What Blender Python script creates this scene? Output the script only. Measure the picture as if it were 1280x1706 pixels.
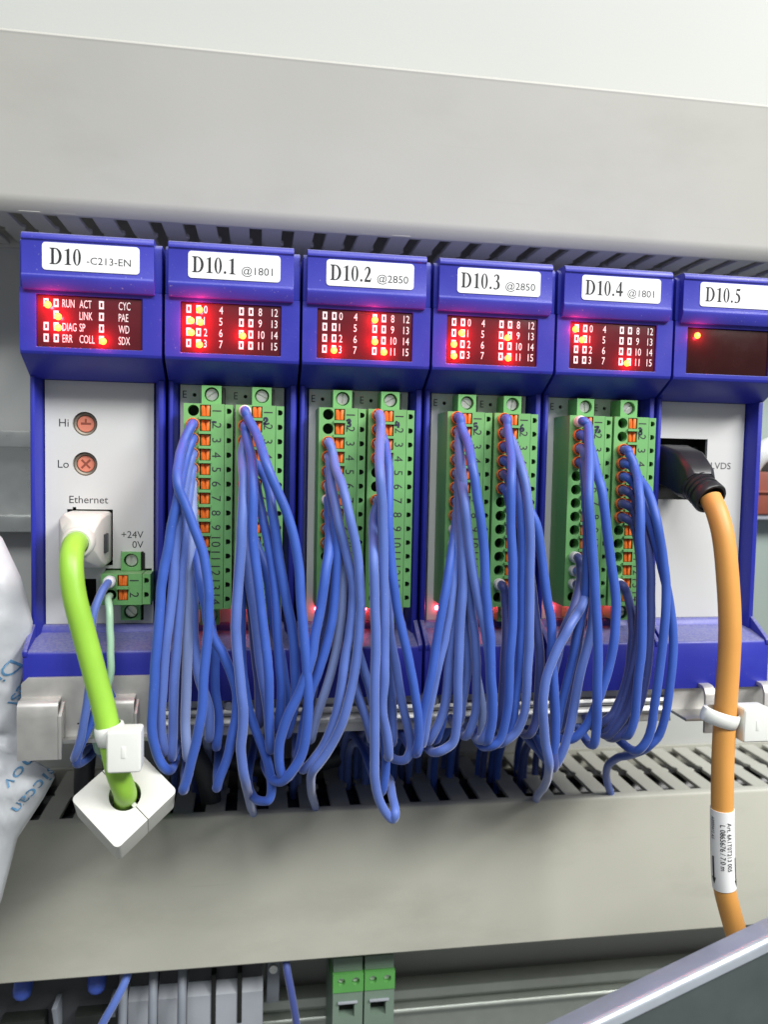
import bpy, bmesh, math, random
from mathutils import Vector, Matrix, noise
from mathutils.geometry import tessellate_polygon

# ------------------------------------------------------------------ scene, camera, light
for o in list(bpy.data.objects):
    bpy.data.objects.remove(o)
SC = bpy.context.scene
COL = SC.collection
MM = 0.001                      # every length below is in millimetres
random.seed(11)

cam = bpy.data.cameras.new('camera')
cam_o = bpy.data.objects.new('camera', cam)
COL.objects.link(cam_o)
SC.camera = cam_o
cam.sensor_fit = 'VERTICAL'
cam.sensor_height = 24.0
cam.lens = 1331.0 / 1706.0 * 24.0
cam.clip_start = 0.005
cam.clip_end = 20.0
_y, _p, _r = 0.159823949, -0.0601536245, 0.0204565225
_f = Vector((math.sin(_y) * math.cos(_p), math.cos(_y) * math.cos(_p), math.sin(_p)))
_rt = Vector((math.cos(_y), -math.sin(_y), 0))
_up = _rt.cross(_f)
_c, _s = math.cos(_r), math.sin(_r)
_r2, _u2 = _c * _rt + _s * _up, -_s * _rt + _c * _up
cam_o.matrix_world = Matrix(((_r2.x, _u2.x, -_f.x, 0.0602944), (_r2.y, _u2.y, -_f.y, -0.2163944),
                             (_r2.z, _u2.z, -_f.z, -0.0477351), (0, 0, 0, 1)))
cam.dof.use_dof = True
cam.dof.focus_distance = 0.222
cam.dof.aperture_fstop = 10.0

W = bpy.data.worlds.new('World')
SC.world = W
W.use_nodes = True
_bg = W.node_tree.nodes['Background']
_bg.inputs[0].default_value = (0.93, 0.97, 1.0, 1)
_bg.inputs[1].default_value = 0.25

def area_lamp(name, loc, aim, sx, sy, power, color):
    l = bpy.data.lights.new(name, 'AREA')
    l.shape = 'RECTANGLE'; l.size = sx; l.size_y = sy; l.energy = power; l.color = color
    o = bpy.data.objects.new(name, l); COL.objects.link(o)
    o.location = loc
    d = Vector(aim) - Vector(loc)
    o.rotation_euler = d.to_track_quat('-Z', 'Y').to_euler()
    return o
# the cabinet's strip lamp above the open door, and the workshop lamps behind the photographer
area_lamp('cabinet_strip_lamp', (1.04, -0.85, 0.89), (0.11, 0.02, -0.08), 0.68, 0.33, 29.0, (1.0, 0.99, 0.97))
area_lamp('workshop_lamp', (0.10, -1.25, 1.32), (0.11, 0, -0.08), 1.3, 0.55, 29.0, (0.97, 0.99, 1.0))

SC.view_settings.view_transform = 'Standard'
SC.view_settings.look = 'None'
SC.view_settings.exposure = 0.0
SC.view_settings.gamma = 1.0
SC.cycles.max_bounces = 8
SC.cycles.diffuse_bounces = 4

# ------------------------------------------------------------------ materials
def mat(name, col, rough=0.5, var=0.08, scale=60.0, metal=0.0, bump=0.0, bscale=600.0, sheen=0.0,
        spec=0.5, coat=0.0, dust=0.0, dustcol=(0.42, 0.42, 0.40), speck=0.0, aniso=None, rvar=0.1, sss=0.0, smudge=0.0, trans=0.0):
    m = bpy.data.materials.new(name); m.use_nodes = True
    nt = m.node_tree; N = nt.nodes; L = nt.links
    b = N['Principled BSDF']
    b.inputs['Metallic'].default_value = metal
    b.inputs['Specular IOR Level'].default_value = spec
    b.inputs['Coat Weight'].default_value = coat
    b.inputs['Sheen Weight'].default_value = sheen
    b.inputs['Sheen Roughness'].default_value = 0.4
    b.inputs['Transmission Weight'].default_value = trans
    if sss:
        b.inputs['Subsurface Weight'].default_value = sss
        b.inputs['Subsurface Radius'].default_value = (0.003, 0.003, 0.003)
    tc = N.new('ShaderNodeTexCoord'); oi = N.new('ShaderNodeObjectInfo')
    mul = N.new('ShaderNodeVectorMath'); mul.operation = 'MULTIPLY_ADD'
    mp = N.new('ShaderNodeMapping'); mp.inputs['Scale'].default_value = aniso or (1, 1, 1)
    L.new(tc.outputs['Object'], mp.inputs['Vector'])
    mul.inputs[1].default_value = (1, 1, 1)
    cmb = N.new('ShaderNodeCombineXYZ')
    for k in range(3): L.new(oi.outputs['Random'], cmb.inputs[k])
    L.new(mp.outputs[0], mul.inputs[0]); L.new(cmb.outputs[0], mul.inputs[2])
    vec = mul.outputs[0]
    n1 = N.new('ShaderNodeTexNoise'); n1.inputs['Scale'].default_value = scale; n1.inputs['Detail'].default_value = 4
    L.new(vec, n1.inputs['Vector'])
    mix = N.new('ShaderNodeMix'); mix.data_type = 'RGBA'
    mix.inputs[6].default_value = tuple(max(0, c * (1 - var)) for c in col) + (1,)
    mix.inputs[7].default_value = tuple(min(1, c * (1 + var)) for c in col) + (1,)
    L.new(n1.outputs['Fac'], mix.inputs[0])
    out = mix.outputs[2]
    if dust:
        n2 = N.new('ShaderNodeTexNoise'); n2.inputs['Scale'].default_value = 1400; n2.inputs['Detail'].default_value = 6
        L.new(vec, n2.inputs['Vector'])
        ge = N.new('ShaderNodeNewGeometry'); sx = N.new('ShaderNodeSeparateXYZ'); L.new(ge.outputs['Normal'], sx.inputs[0])
        mr = N.new('ShaderNodeMapRange'); mr.inputs[1].default_value = 0.35; mr.inputs[2].default_value = 0.95
        L.new(sx.outputs[2], mr.inputs[0])
        m1 = N.new('ShaderNodeMath'); m1.operation = 'MULTIPLY'; L.new(mr.outputs[0], m1.inputs[0])
        mr2 = N.new('ShaderNodeMapRange'); mr2.inputs[1].default_value = 0.35; mr2.inputs[2].default_value = 0.62
        mr2.inputs[3].default_value = 0.6; mr2.inputs[4].default_value = 1.0
        L.new(n2.outputs['Fac'], mr2.inputs[0]); L.new(mr2.outputs[0], m1.inputs[1])
        m2 = N.new('ShaderNodeMath'); m2.operation = 'MULTIPLY'; m2.inputs[1].default_value = dust; L.new(m1.outputs[0], m2.inputs[0])
        mx = N.new('ShaderNodeMix'); mx.data_type = 'RGBA'; L.new(m2.outputs[0], mx.inputs[0]); L.new(out, mx.inputs[6])
        mx.inputs[7].default_value = dustcol + (1,); out = mx.outputs[2]
    if speck:
        n3 = N.new('ShaderNodeTexNoise'); n3.inputs['Scale'].default_value = 1500; n3.inputs['Detail'].default_value = 2
        L.new(vec, n3.inputs['Vector'])
        mr3 = N.new('ShaderNodeMapRange'); mr3.inputs[1].default_value = 0.70; mr3.inputs[2].default_value = 0.78
        mr3.inputs[4].default_value = speck; L.new(n3.outputs['Fac'], mr3.inputs[0])
        mx = N.new('ShaderNodeMix'); mx.data_type = 'RGBA'; L.new(mr3.outputs[0], mx.inputs[0]); L.new(out, mx.inputs[6])
        mx.inputs[7].default_value = (0.6, 0.6, 0.62, 1); out = mx.outputs[2]
    if smudge:                        # handling marks: soft grubby clouds and a few long scuffs
        n5 = N.new('ShaderNodeTexNoise'); n5.inputs['Scale'].default_value = 26; n5.inputs['Detail'].default_value = 8; n5.inputs['Roughness'].default_value = 0.62
        mp5 = N.new('ShaderNodeMapping'); mp5.inputs['Scale'].default_value = (0.6, 1, 1.4); mp5.inputs['Rotation'].default_value = (0, 0.5, 0)
        L.new(vec, mp5.inputs['Vector']); L.new(mp5.outputs[0], n5.inputs['Vector'])
        r5 = N.new('ShaderNodeMapRange'); r5.inputs[1].default_value = 0.50; r5.inputs[2].default_value = 0.78; r5.inputs[4].default_value = smudge
        L.new(n5.outputs['Fac'], r5.inputs[0])
        n6 = N.new('ShaderNodeTexNoise'); n6.inputs['Scale'].default_value = 60; n6.inputs['Detail'].default_value = 2
        mp6 = N.new('ShaderNodeMapping'); mp6.inputs['Scale'].default_value = (0.25, 1, 9); mp6.inputs['Rotation'].default_value = (0, -0.35, 0)
        L.new(vec, mp6.inputs['Vector']); L.new(mp6.outputs[0], n6.inputs['Vector'])
        r6 = N.new('ShaderNodeMapRange'); r6.inputs[1].default_value = 0.70; r6.inputs[2].default_value = 0.76; r6.inputs[4].default_value = smudge * 0.6
        L.new(n6.outputs['Fac'], r6.inputs[0])
        ad = N.new('ShaderNodeMath'); ad.operation = 'MAXIMUM'; L.new(r5.outputs[0], ad.inputs[0]); L.new(r6.outputs[0], ad.inputs[1])
        mx = N.new('ShaderNodeMix'); mx.data_type = 'RGBA'; L.new(ad.outputs[0], mx.inputs[0]); L.new(out, mx.inputs[6])
        mx.inputs[7].default_value = (0.20, 0.19, 0.15, 1); out = mx.outputs[2]
    L.new(out, b.inputs['Base Color'])
    mrr = N.new('ShaderNodeMapRange'); mrr.inputs[3].default_value = max(0.02, rough - rvar); mrr.inputs[4].default_value = min(1, rough + rvar)
    L.new(n1.outputs['Fac'], mrr.inputs[0]); L.new(mrr.outputs[0], b.inputs['Roughness'])
    if bump:
        n4 = N.new('ShaderNodeTexNoise'); n4.inputs['Scale'].default_value = bscale; n4.inputs['Detail'].default_value = 3
        L.new(vec, n4.inputs['Vector'])
        bp = N.new('ShaderNodeBump'); bp.inputs['Strength'].default_value = bump; bp.inputs['Distance'].default_value = 0.0005
        L.new(n4.outputs['Fac'], bp.inputs['Height']); L.new(bp.outputs[0], b.inputs['Normal'])
    return m

def glow(name, col, strength):
    m = bpy.data.materials.new(name); m.use_nodes = True
    b = m.node_tree.nodes['Principled BSDF']
    b.inputs['Base Color'].default_value = (0.6, 0.05, 0.03, 1)
    b.inputs['Emission Color'].default_value = col + (1,)
    b.inputs['Emission Strength'].default_value = strength
    return m

M = dict(
    blue=mat('blue_housing_plastic', (0.020, 0.027, 0.34), 0.42, 0.12, 90, bump=0.05, bscale=2500, dust=0.46, speck=0.12),
    lid=mat('blue_lid_plastic', (0.040, 0.043, 0.40), 0.40, 0.14, 90, bump=0.06, bscale=2500, dust=0.35, speck=0.35),
    plate=mat('grey_front_film', (0.58, 0.58, 0.565), 0.5, 0.03, 40, bump=0.02, bscale=3000),
    ink=mat('dark_grey_print', (0.03, 0.03, 0.035), 0.6, 0.2, 900),
    black_ink=mat('black_print', (0.012, 0.012, 0.014), 0.6, 0.2, 900),
    pen=mat('marker_pen', (0.02, 0.02, 0.05), 0.5, 0.3, 900),
    white_ink=mat('white_print', (0.78, 0.76, 0.76), 0.5, 0.05, 900),
    sticker=mat('white_label_tape', (0.86, 0.86, 0.85), 0.32, 0.02, 50, spec=0.5),
    display=mat('dark_red_window', (0.085, 0.009, 0.014), 0.20, 0.15, 200, spec=0.5, rvar=0.05),
    display_plain=mat('dark_brown_window', (0.030, 0.007, 0.007), 0.25, 0.15, 200, spec=0.25),
    led=glow('red_led_lens', (1.0, 0.10, 0.012), 14.0),
    small_led=glow('small_red_led', (1.0, 0.09, 0.14), 45.0),
    green=mat('green_connector_plastic', (0.155, 0.40, 0.135), 0.5, 0.10, 120, bump=0.04, bscale=2500, dust=0.15),
    hole=mat('dark_hole', (0.006, 0.008, 0.006), 0.7, 0.2, 400),
    orange=mat('orange_push_button', (0.80, 0.17, 0.02), 0.42, 0.12, 300, bump=0.03, bscale=2500),
    orange_ferrule=mat('orange_ferrule', (0.72, 0.17, 0.04), 0.45, 0.12, 300),
    white_ferrule=mat('white_ferrule', (0.72, 0.74, 0.76), 0.45, 0.06, 300),
    steel=mat('screw_steel', (0.74, 0.74, 0.71), 0.30, 0.15, 500, metal=0.75),
    alu=mat('brushed_aluminium', (0.56, 0.56, 0.54), 0.50, 0.12, 260, metal=1.0, bump=0.10, bscale=500, aniso=(0.12, 1, 1)),
    alu_dull=mat('dull_zinc_plate', (0.60, 0.585, 0.555), 0.50, 0.16, 200, metal=0.7, bump=0.08, bscale=700, rvar=0.14),
    galv=mat('galvanised_sheet', (0.68, 0.73, 0.80), 0.33, 0.14, 150, metal=0.7, bump=0.05, bscale=1200),
    duct=mat('grey_duct_pvc', (0.475, 0.466, 0.425), 0.55, 0.05, 30, bump=0.03, bscale=900, smudge=0.16),
    duct_low=mat('worn_grey_duct_pvc', (0.455, 0.45, 0.38), 0.52, 0.10, 22, bump=0.03, bscale=900, dust=0.3, smudge=0.34),
    wall=mat('cabinet_paint', (0.43, 0.44, 0.415), 0.6, 0.05, 15, bump=0.04, bscale=900),
    rail=mat('din_rail_zinc', (0.60, 0.62, 0.60), 0.3, 0.1, 200, metal=0.9),
    rail_brass=mat('yellow_zinc_rail', (0.44, 0.47, 0.42), 0.34, 0.1, 200, metal=0.6),
    greenpanel=mat('grey_green_enamel', (0.30, 0.36, 0.32), 0.5, 0.08, 40),
    shaded_web=mat('shaded_steel_web', (0.070, 0.085, 0.083), 0.22, 0.2, 120),  # dark reflection on the steel's lower face, put into its colour
    net=mat('green_cable_sheath', (0.30, 0.57, 0.055), 0.42, 0.20, 70, bump=0.03, bscale=1500, sss=0.1),
    cream=mat('cream_plug_plastic', (0.64, 0.64, 0.58), 0.45, 0.04, 120, bump=0.02, bscale=2000),
    nylon=mat('white_nylon', (0.76, 0.77, 0.72), 0.35, 0.04, 150, sss=0.3),
    ferrite=mat('off_white_clamp_plastic', (0.62, 0.62, 0.57), 0.48, 0.05, 120, bump=0.03, bscale=1800, speck=0.0),
    amber=mat('orange_cable_sheath', (0.70, 0.325, 0.075), 0.5, 0.10, 70, bump=0.03, bscale=1500),
    rubber=mat('black_moulded_rubber', (0.018, 0.018, 0.021), 0.38, 0.2, 200, bump=0.04, bscale=1500),
    darkgrey=mat('dark_grey_plastic', (0.035, 0.038, 0.042), 0.5, 0.2, 150),
    midgrey=mat('grey_terminal_plastic', (0.20, 0.22, 0.25), 0.5, 0.1, 150),
    palegrey=mat('pale_grey_plastic', (0.32, 0.34, 0.37), 0.5, 0.08, 150),
    bluecap=mat('blue_cap_plastic', (0.05, 0.10, 0.45), 0.35, 0.1, 150),
    limegreen=mat('lime_green_plastic', (0.09, 0.30, 0.07), 0.45, 0.1, 150),
    darkgreen=mat('grey_green_plastic', (0.15, 0.21, 0.16), 0.5, 0.1, 150),
    bag=mat('white_tyvek_bag', (0.53, 0.55, 0.57), 0.42, 0.12, 60, bump=0.6, bscale=130, sheen=0.2),
    bag_ink=mat('blue_bag_print', (0.10, 0.25, 0.42), 0.5, 0.15, 500),
    rot=mat('salmon_rotor_plastic', (0.62, 0.20, 0.13), 0.5, 0.12, 700),
    rot_ring=mat('bronze_ring', (0.22, 0.19, 0.15), 0.45, 0.3, 900, metal=0.4),
    brick_red=mat('red_brown_plastic', (0.24, 0.06, 0.035), 0.5, 0.15, 150),
    pale_green_wire=mat('pale_green_insulation', (0.38, 0.62, 0.42), 0.42, 0.08, 200, sheen=0.2),
)
WIRE = [mat('blue_wire_insulation', (0.036, 0.100, 0.44), 0.52, 0.16, 110, sheen=0.22, bump=0.03, bscale=1800, speck=0.15),
        mat('dusty_blue_wire_insulation', (0.085, 0.150, 0.46), 0.54, 0.20, 110, sheen=0.45, bump=0.03, bscale=1800, speck=0.2),
        mat('pale_dusty_blue_wire_insulation', (0.20, 0.27, 0.52), 0.58, 0.18, 110, sheen=0.65, bump=0.03, bscale=1800, speck=0.2),
        mat('dull_navy_wire_insulation', (0.040, 0.062, 0.23), 0.54, 0.18, 110, sheen=0.5, bump=0.03, bscale=1800, speck=0.2)]

# ------------------------------------------------------------------ mesh building
class MB:
    """Collects vertices and faces (mm); build() links ONE mesh object."""
    def __init__(s):
        s.v = []; s.f = []; s.mi = []
    def add(s, vs, fs, mi=0):
        n = len(s.v); s.v += [tuple(v) for v in vs]
        for f in fs: s.f.append(tuple(i + n for i in f)); s.mi.append(mi)
        return s
    def box(s, x0, x1, y0, y1, z0, z1, mi=0):
        return s.add([(x, y, z) for z in (z0, z1) for y in (y0, y1) for x in (x0, x1)],
                     [(0, 2, 3, 1), (4, 5, 7, 6), (0, 1, 5, 4), (2, 6, 7, 3), (0, 4, 6, 2), (1, 3, 7, 5)], mi)
    def prism(s, poly, axis, a0, a1, mi=0):
        """poly in the two other axes (order kept x<y<z), extruded along axis."""
        def P(p, a):
            return {'x': (a, p[0], p[1]), 'y': (p[0], a, p[1]), 'z': (p[0], p[1], a)}[axis]
        n = len(poly)
        vs = [P(p, a0) for p in poly] + [P(p, a1) for p in poly]
        fs = [(i, (i + 1) % n, n + (i + 1) % n, n + i) for i in range(n)]
        tri = tessellate_polygon([[Vector((p[0], p[1], 0)) for p in poly]])
        fs += [tuple(t) for t in tri] + [tuple(n + i for i in reversed(t)) for t in tri]
        return s.add(vs, fs, mi)
    def tube(s, pts, r, n=10, mi=0, cap=True):
        pts = [Vector(p) for p in pts]
        rs = r if isinstance(r, (list, tuple)) else [r] * len(pts)
        t0 = (pts[1] - pts[0]).normalized()
        u = t0.orthogonal().normalized()
        vs = []; fs = []
        for i, p in enumerate(pts):
            t = ((pts[min(i + 1, len(pts) - 1)] - pts[max(i - 1, 0)])).normalized()
            u = (u - t * u.dot(t)).normalized(); w = t.cross(u)
            vs += [p + (u * math.cos(a) + w * math.sin(a)) * rs[i] for a in (2 * math.pi * k / n for k in range(n))]
        for i in range(len(pts) - 1):
            for k in range(n):
                fs.append((i * n + k, i * n + (k + 1) % n, (i + 1) * n + (k + 1) % n, (i + 1) * n + k))
        if cap:
            fs.append(tuple(reversed(range(n)))); fs.append(tuple(range((len(pts) - 1) * n, len(pts) * n)))
        return s.add(vs, fs, mi)
    def lathe(s, prof, org, axis, n=20, mi=0):
        """prof: (radius, distance along axis)."""
        axis = Vector(axis).normalized(); org = Vector(org)
        return s.tube_rings([(org + axis * d, r) for r, d in prof], axis, n, mi)
    def tube_rings(s, rings, axis, n, mi):
        u = axis.orthogonal().normalized(); w = axis.cross(u)
        vs = []; fs = []
        for c, r in rings:
            vs += [c + (u * math.cos(a) + w * math.sin(a)) * max(r, 1e-4) for a in (2 * math.pi * k / n for k in range(n))]
        for i in range(len(rings) - 1):
            for k in range(n):
                fs.append((i * n + k, i * n + (k + 1) % n, (i + 1) * n + (k + 1) % n, (i + 1) * n + k))
        fs.append(tuple(reversed(range(n)))); fs.append(tuple(range((len(rings) - 1) * n, len(rings) * n)))
        return s.add(vs, fs, mi)
    def pierced(s, outer, holes, y, depth_outer=0.0, mi=0, cap_mi=1):
        """Plate in the XZ plane at depth y facing -Y; holes = (loop, depth, capped)."""
        loops = [outer] + [h[0] for h in holes]
        flat = [p for l in loops for p in l]
        tri = tessellate_polygon([[Vector((p[0], p[1], 0)) for p in l] for l in loops])
        s.add([(p[0], y, p[1]) for p in flat], [tuple(t) for t in tri], mi)
        def wall(l, d, m):
            n = len(l)
            s.add([(p[0], y, p[1]) for p in l] + [(p[0], y + d, p[1]) for p in l],
                  [(i, (i + 1) % n, n + (i + 1) % n, n + i) for i in range(n)], m)
        if depth_outer: wall(outer, depth_outer, mi)
        for l, d, c in holes:
            wall(l, d, mi)
            if c: s.add([(p[0], y + d, p[1]) for p in l], [tuple(range(len(l)))], cap_mi)
        return s
    def flat(s, tris, org, ux, uy, mi=0, fn=None):
        """2-D triangles (verts, faces) laid on a plane, or through fn(x, y)."""
        vs, fs = tris
        org, ux, uy = Vector(org), Vector(ux), Vector(uy)
        return s.add([fn(p[0], p[1]) if fn else org + ux * p[0] + uy * p[1] for p in vs], fs, mi)
    def mesh(s, name, mats, bevel=0.0, seg=2, smooth=True, merge=True, angle=35):
        me = bpy.data.meshes.new(name)
        me.from_pydata([(x * MM, y * MM, z * MM) for x, y, z in s.v], [], s.f)
        for m in (mats if isinstance(mats, (list, tuple)) else [mats]): me.materials.append(m)
        for p, i in zip(me.polygons, s.mi): p.material_index = i
        bm = bmesh.new(); bm.from_mesh(me)
        if merge: bmesh.ops.remove_doubles(bm, verts=bm.verts, dist=2e-6)
        bmesh.ops.recalc_face_normals(bm, faces=bm.faces)
        if bevel:
            es = [e for e in bm.edges if len(e.link_faces) == 2 and e.calc_face_angle(0) > math.radians(35)]
            bmesh.ops.bevel(bm, geom=es, offset=bevel * MM, segments=seg, profile=0.6, affect='EDGES', clamp_overlap=True)
        bm.to_mesh(me); bm.free()
        if smooth:
            me.polygons.foreach_set('use_smooth', [True] * len(me.polygons))
            me.set_sharp_from_angle(angle=math.radians(angle))
        me.update()
        return me
    def build(s, name, mats, parent=None, **k):
        return link(name, s.mesh(name, mats, **k), parent)

def link(name, me, parent=None, loc=None):
    o = bpy.data.objects.new(name, me); COL.objects.link(o)
    if parent: o.parent = parent
    if loc: o.location = [c * MM for c in loc]
    return o
def thing(name, label, cat, loc=(0, 0, 0), group=None):
    o = bpy.data.objects.new(name, None); COL.objects.link(o)
    o.empty_display_size = 0.01
    o.location = [c * MM for c in loc]
    return tag(o, label, cat, group)
def tag(o, label, cat, group=None, kind=None):
    o['label'] = label; o['category'] = cat
    if group: o['group'] = group
    if kind: o['kind'] = kind
    return o
def copy_tree(o, parent=None):
    c = o.copy(); COL.objects.link(c); c.parent = parent
    for ch in list(o.children): copy_tree(ch, c)
    return c
def circle(cx, cz, r, n=18, a0=0.0):
    return [(cx + r * math.cos(a0 + 2 * math.pi * k / n), cz + r * math.sin(a0 + 2 * math.pi * k / n)) for k in range(n)]
def rect(x0, x1, z0, z1):
    return [(x0, z0), (x1, z0), (x1, z1), (x0, z1)]
def rrect(x0, x1, z0, z1, r, n=5):
    out = []
    for cx, cz, a in ((x1 - r, z1 - r, 0), (x0 + r, z1 - r, 90), (x0 + r, z0 + r, 180), (x1 - r, z0 + r, 270)):
        out += [(cx + r * math.cos(math.radians(a + 90 * k / n)), cz + r * math.sin(math.radians(a + 90 * k / n))) for k in range(n + 1)]
    return out
def spline(pts, sub=5):
    """Centripetal-ish Catmull-Rom through the points."""
    P = [Vector(p) for p in pts]
    P = [P[0] * 2 - P[1]] + P + [P[-1] * 2 - P[-2]]
    out = []
    for i in range(1, len(P) - 2):
        p0, p1, p2, p3 = P[i - 1:i + 3]
        d = max((p2 - p1).length, 1e-3)
        m1 = (p2 - p0) / max((p2 - p1).length + (p1 - p0).length, 1e-3) * d
        m2 = (p3 - p1) / max((p3 - p2).length + (p2 - p1).length, 1e-3) * d
        for k in range(sub):
            t = k / sub; t2 = t * t; t3 = t2 * t
            out.append(p1 * (2 * t3 - 3 * t2 + 1) + m1 * (t3 - 2 * t2 + t) + p2 * (-2 * t3 + 3 * t2) + m2 * (t3 - t2))
    out.append(P[-2])
    return out

# ------------------------------------------------------------------ lettering
_cache = {}
def text(s, h, xs=1.0, align='L'):
    """Sans lettering of cap height h: 2-D vertices and triangles, baseline at 0."""
    if s not in _cache:
        c = bpy.data.curves.new('text', 'FONT'); c.body = s; c.size = 1.0; c.resolution_u = 3
        o = bpy.data.objects.new('text', c); COL.objects.link(o)
        dg = bpy.context.evaluated_depsgraph_get(); dg.update()
        me = bpy.data.meshes.new_from_object(o.evaluated_get(dg))
        me.calc_loop_triangles()
        _cache[s] = ([(v.co.x, v.co.y) for v in me.vertices], [tuple(t.vertices) for t in me.loop_triangles])
        bpy.data.objects.remove(o); bpy.data.curves.remove(c); bpy.data.meshes.remove(me)
    vs, fs = _cache[s]
    if '_cap' not in _cache:
        _cache['_cap'] = 1.0
        v2, _ = text('H', 1.0); _cache['_cap'] = max(p[1] for p in v2) if v2 else 0.7
    k = h / _cache['_cap']
    x0 = min(p[0] for p in vs); x1 = max(p[0] for p in vs)
    off = x0 if align == 'L' else (x0 + x1) / 2 if align == 'C' else x1
    return ([((p[0] - off) * k * xs, p[1] * k) for p in vs], fs)

def _ell(cx, cy, rx, ry, a0, a1, n=18):
    return [(cx + rx * math.cos(math.radians(a0 + (a1 - a0) * k / n)), cy + ry * math.sin(math.radians(a0 + (a1 - a0) * k / n))) for k in range(n + 1)]
def _stroke(pts):
    """Outline of a line whose width changes: (x, y, width)."""
    P = spline([(x, y, w) for x, y, w in pts], 4)
    L, R = [], []
    for i, p in enumerate(P):
        a, b = P[max(i - 1, 0)], P[min(i + 1, len(P) - 1)]
        d = Vector((b.x - a.x, b.y - a.y)).normalized(); n = Vector((-d.y, d.x)) * p.z / 2
        L.append((p.x + n.x, p.y + n.y)); R.append((p.x - n.x, p.y - n.y))
    n = len(P)
    return (L + R, [q for i in range(n - 1) for q in ((i, i + 1, n + i + 1), (i, n + i + 1, n + i))])
def _fill(*loops):
    flat = [p for l in loops for p in l]
    return (flat, [tuple(t) for t in tessellate_polygon([[Vector((p[0], p[1], 0)) for p in l] for l in loops])])
SERIF = {
    'D': (0.86, [_fill([(0, 0), (0.36, 0)] + _ell(0.36, 0.5, 0.44, 0.5, -90, 90) + [(0, 1), (0, 0.955), (0.11, 0.91), (0.11, 0.09), (0, 0.045)],
                       [(0.29, 0.08)] + _ell(0.34, 0.5, 0.27, 0.44, -85, 85) + [(0.29, 0.92)])]),
    '1': (0.56, [_fill([(0.07, 0), (0.53, 0), (0.53, 0.035), (0.42, 0.06), (0.39, 0.11), (0.39, 1.0), (0.35, 1.0), (0.06, 0.87), (0.08, 0.83), (0.18, 0.87), (0.21, 0.83), (0.21, 0.11), (0.18, 0.06), (0.07, 0.035)])]),
    '0': (0.58, [_fill(_ell(0.28, 0.5, 0.26, 0.51, 0, 340, 24), _ell(0.28, 0.5, 0.105, 0.465, 0, 340, 24))]),
    '.': (0.29, [_fill(_ell(0.13, 0.085, 0.09, 0.09, 0, 330, 11))]),
    '2': (0.56, [_stroke([(0.05, 0.74, 0.05), (0.10, 0.87, 0.08), (0.22, 0.95, 0.09), (0.35, 0.88, 0.15), (0.38, 0.70, 0.18), (0.31, 0.50, 0.15), (0.18, 0.27, 0.11), (0.06, 0.09, 0.09)]),
                 _fill([(0.02, 0), (0.46, 0), (0.53, 0.27), (0.49, 0.27), (0.44, 0.17), (0.38, 0.15), (0.06, 0.15), (0.02, 0.06)])]),
    '3': (0.56, [_stroke([(0.05, 0.79, 0.05), (0.12, 0.91, 0.08), (0.24, 0.96, 0.08), (0.36, 0.88, 0.15), (0.37, 0.73, 0.16), (0.30, 0.60, 0.09), (0.18, 0.53, 0.04)]),
                 _stroke([(0.18, 0.545, 0.05), (0.33, 0.49, 0.12), (0.41, 0.33, 0.18), (0.38, 0.15, 0.16), (0.25, 0.03, 0.07), (0.11, 0.04, 0.10), (0.04, 0.10, 0.11)])]),
    '4': (0.58, [_fill([(0.29, 0), (0.45, 0), (0.45, 0.23), (0.56, 0.23), (0.56, 0.37), (0.45, 0.37), (0.45, 1.0), (0.36, 1.0), (0.01, 0.37), (0.01, 0.23), (0.29, 0.23)], [(0.075, 0.37), (0.29, 0.37), (0.29, 0.77)])]),
    '5': (0.56, [_fill([(0.16, 1.0), (0.50, 1.0), (0.45, 0.84), (0.18, 0.84), (0.15, 0.70), (0.11, 0.70)]),
                 _stroke([(0.12, 0.66, 0.16), (0.24, 0.60, 0.13), (0.36, 0.50, 0.17), (0.42, 0.33, 0.18), (0.37, 0.14, 0.14), (0.24, 0.03, 0.07), (0.11, 0.04, 0.10), (0.04, 0.10, 0.11)])]),
}
def serif(mb, s, org, ux, uy, h, xs=0.8):
    x = 0.0; k = 0
    nrm = Vector(ux).cross(Vector(uy)).normalized()
    for ch in s:
        adv, pieces = SERIF[ch]
        for vs, fs in pieces:
            mb.flat(([((x + p[0] * xs) * h, p[1] * h) for p in vs], fs), Vector(org) + nrm * (0.004 * (k % 3)), ux, uy); k += 1
        x += (adv + 0.05) * xs
EX, EY, EZ = (1, 0, 0), (0, 1, 0), (0, 0, 1)
def stroke_mesh(mb, lines, org, ux, uy, w):
    for i, l in enumerate(lines):
        vs, fs = _stroke([(x, y, w * random.uniform(0.8, 1.2)) for x, y in l])
        nrm = Vector(ux).cross(Vector(uy)).normalized()
        mb.flat((vs, fs), Vector(org) + nrm * 0.004 * i, ux, uy)

# ------------------------------------------------------------------ cabinet wall, rails, cable ducts
o = MB().box(-420, 620, 85, 88, -520, 420).build('cabinet_wall', M['wall'], smooth=False)
o['kind'] = 'structure'; o['label'] = 'pale painted back wall of the control cabinet'

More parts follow.
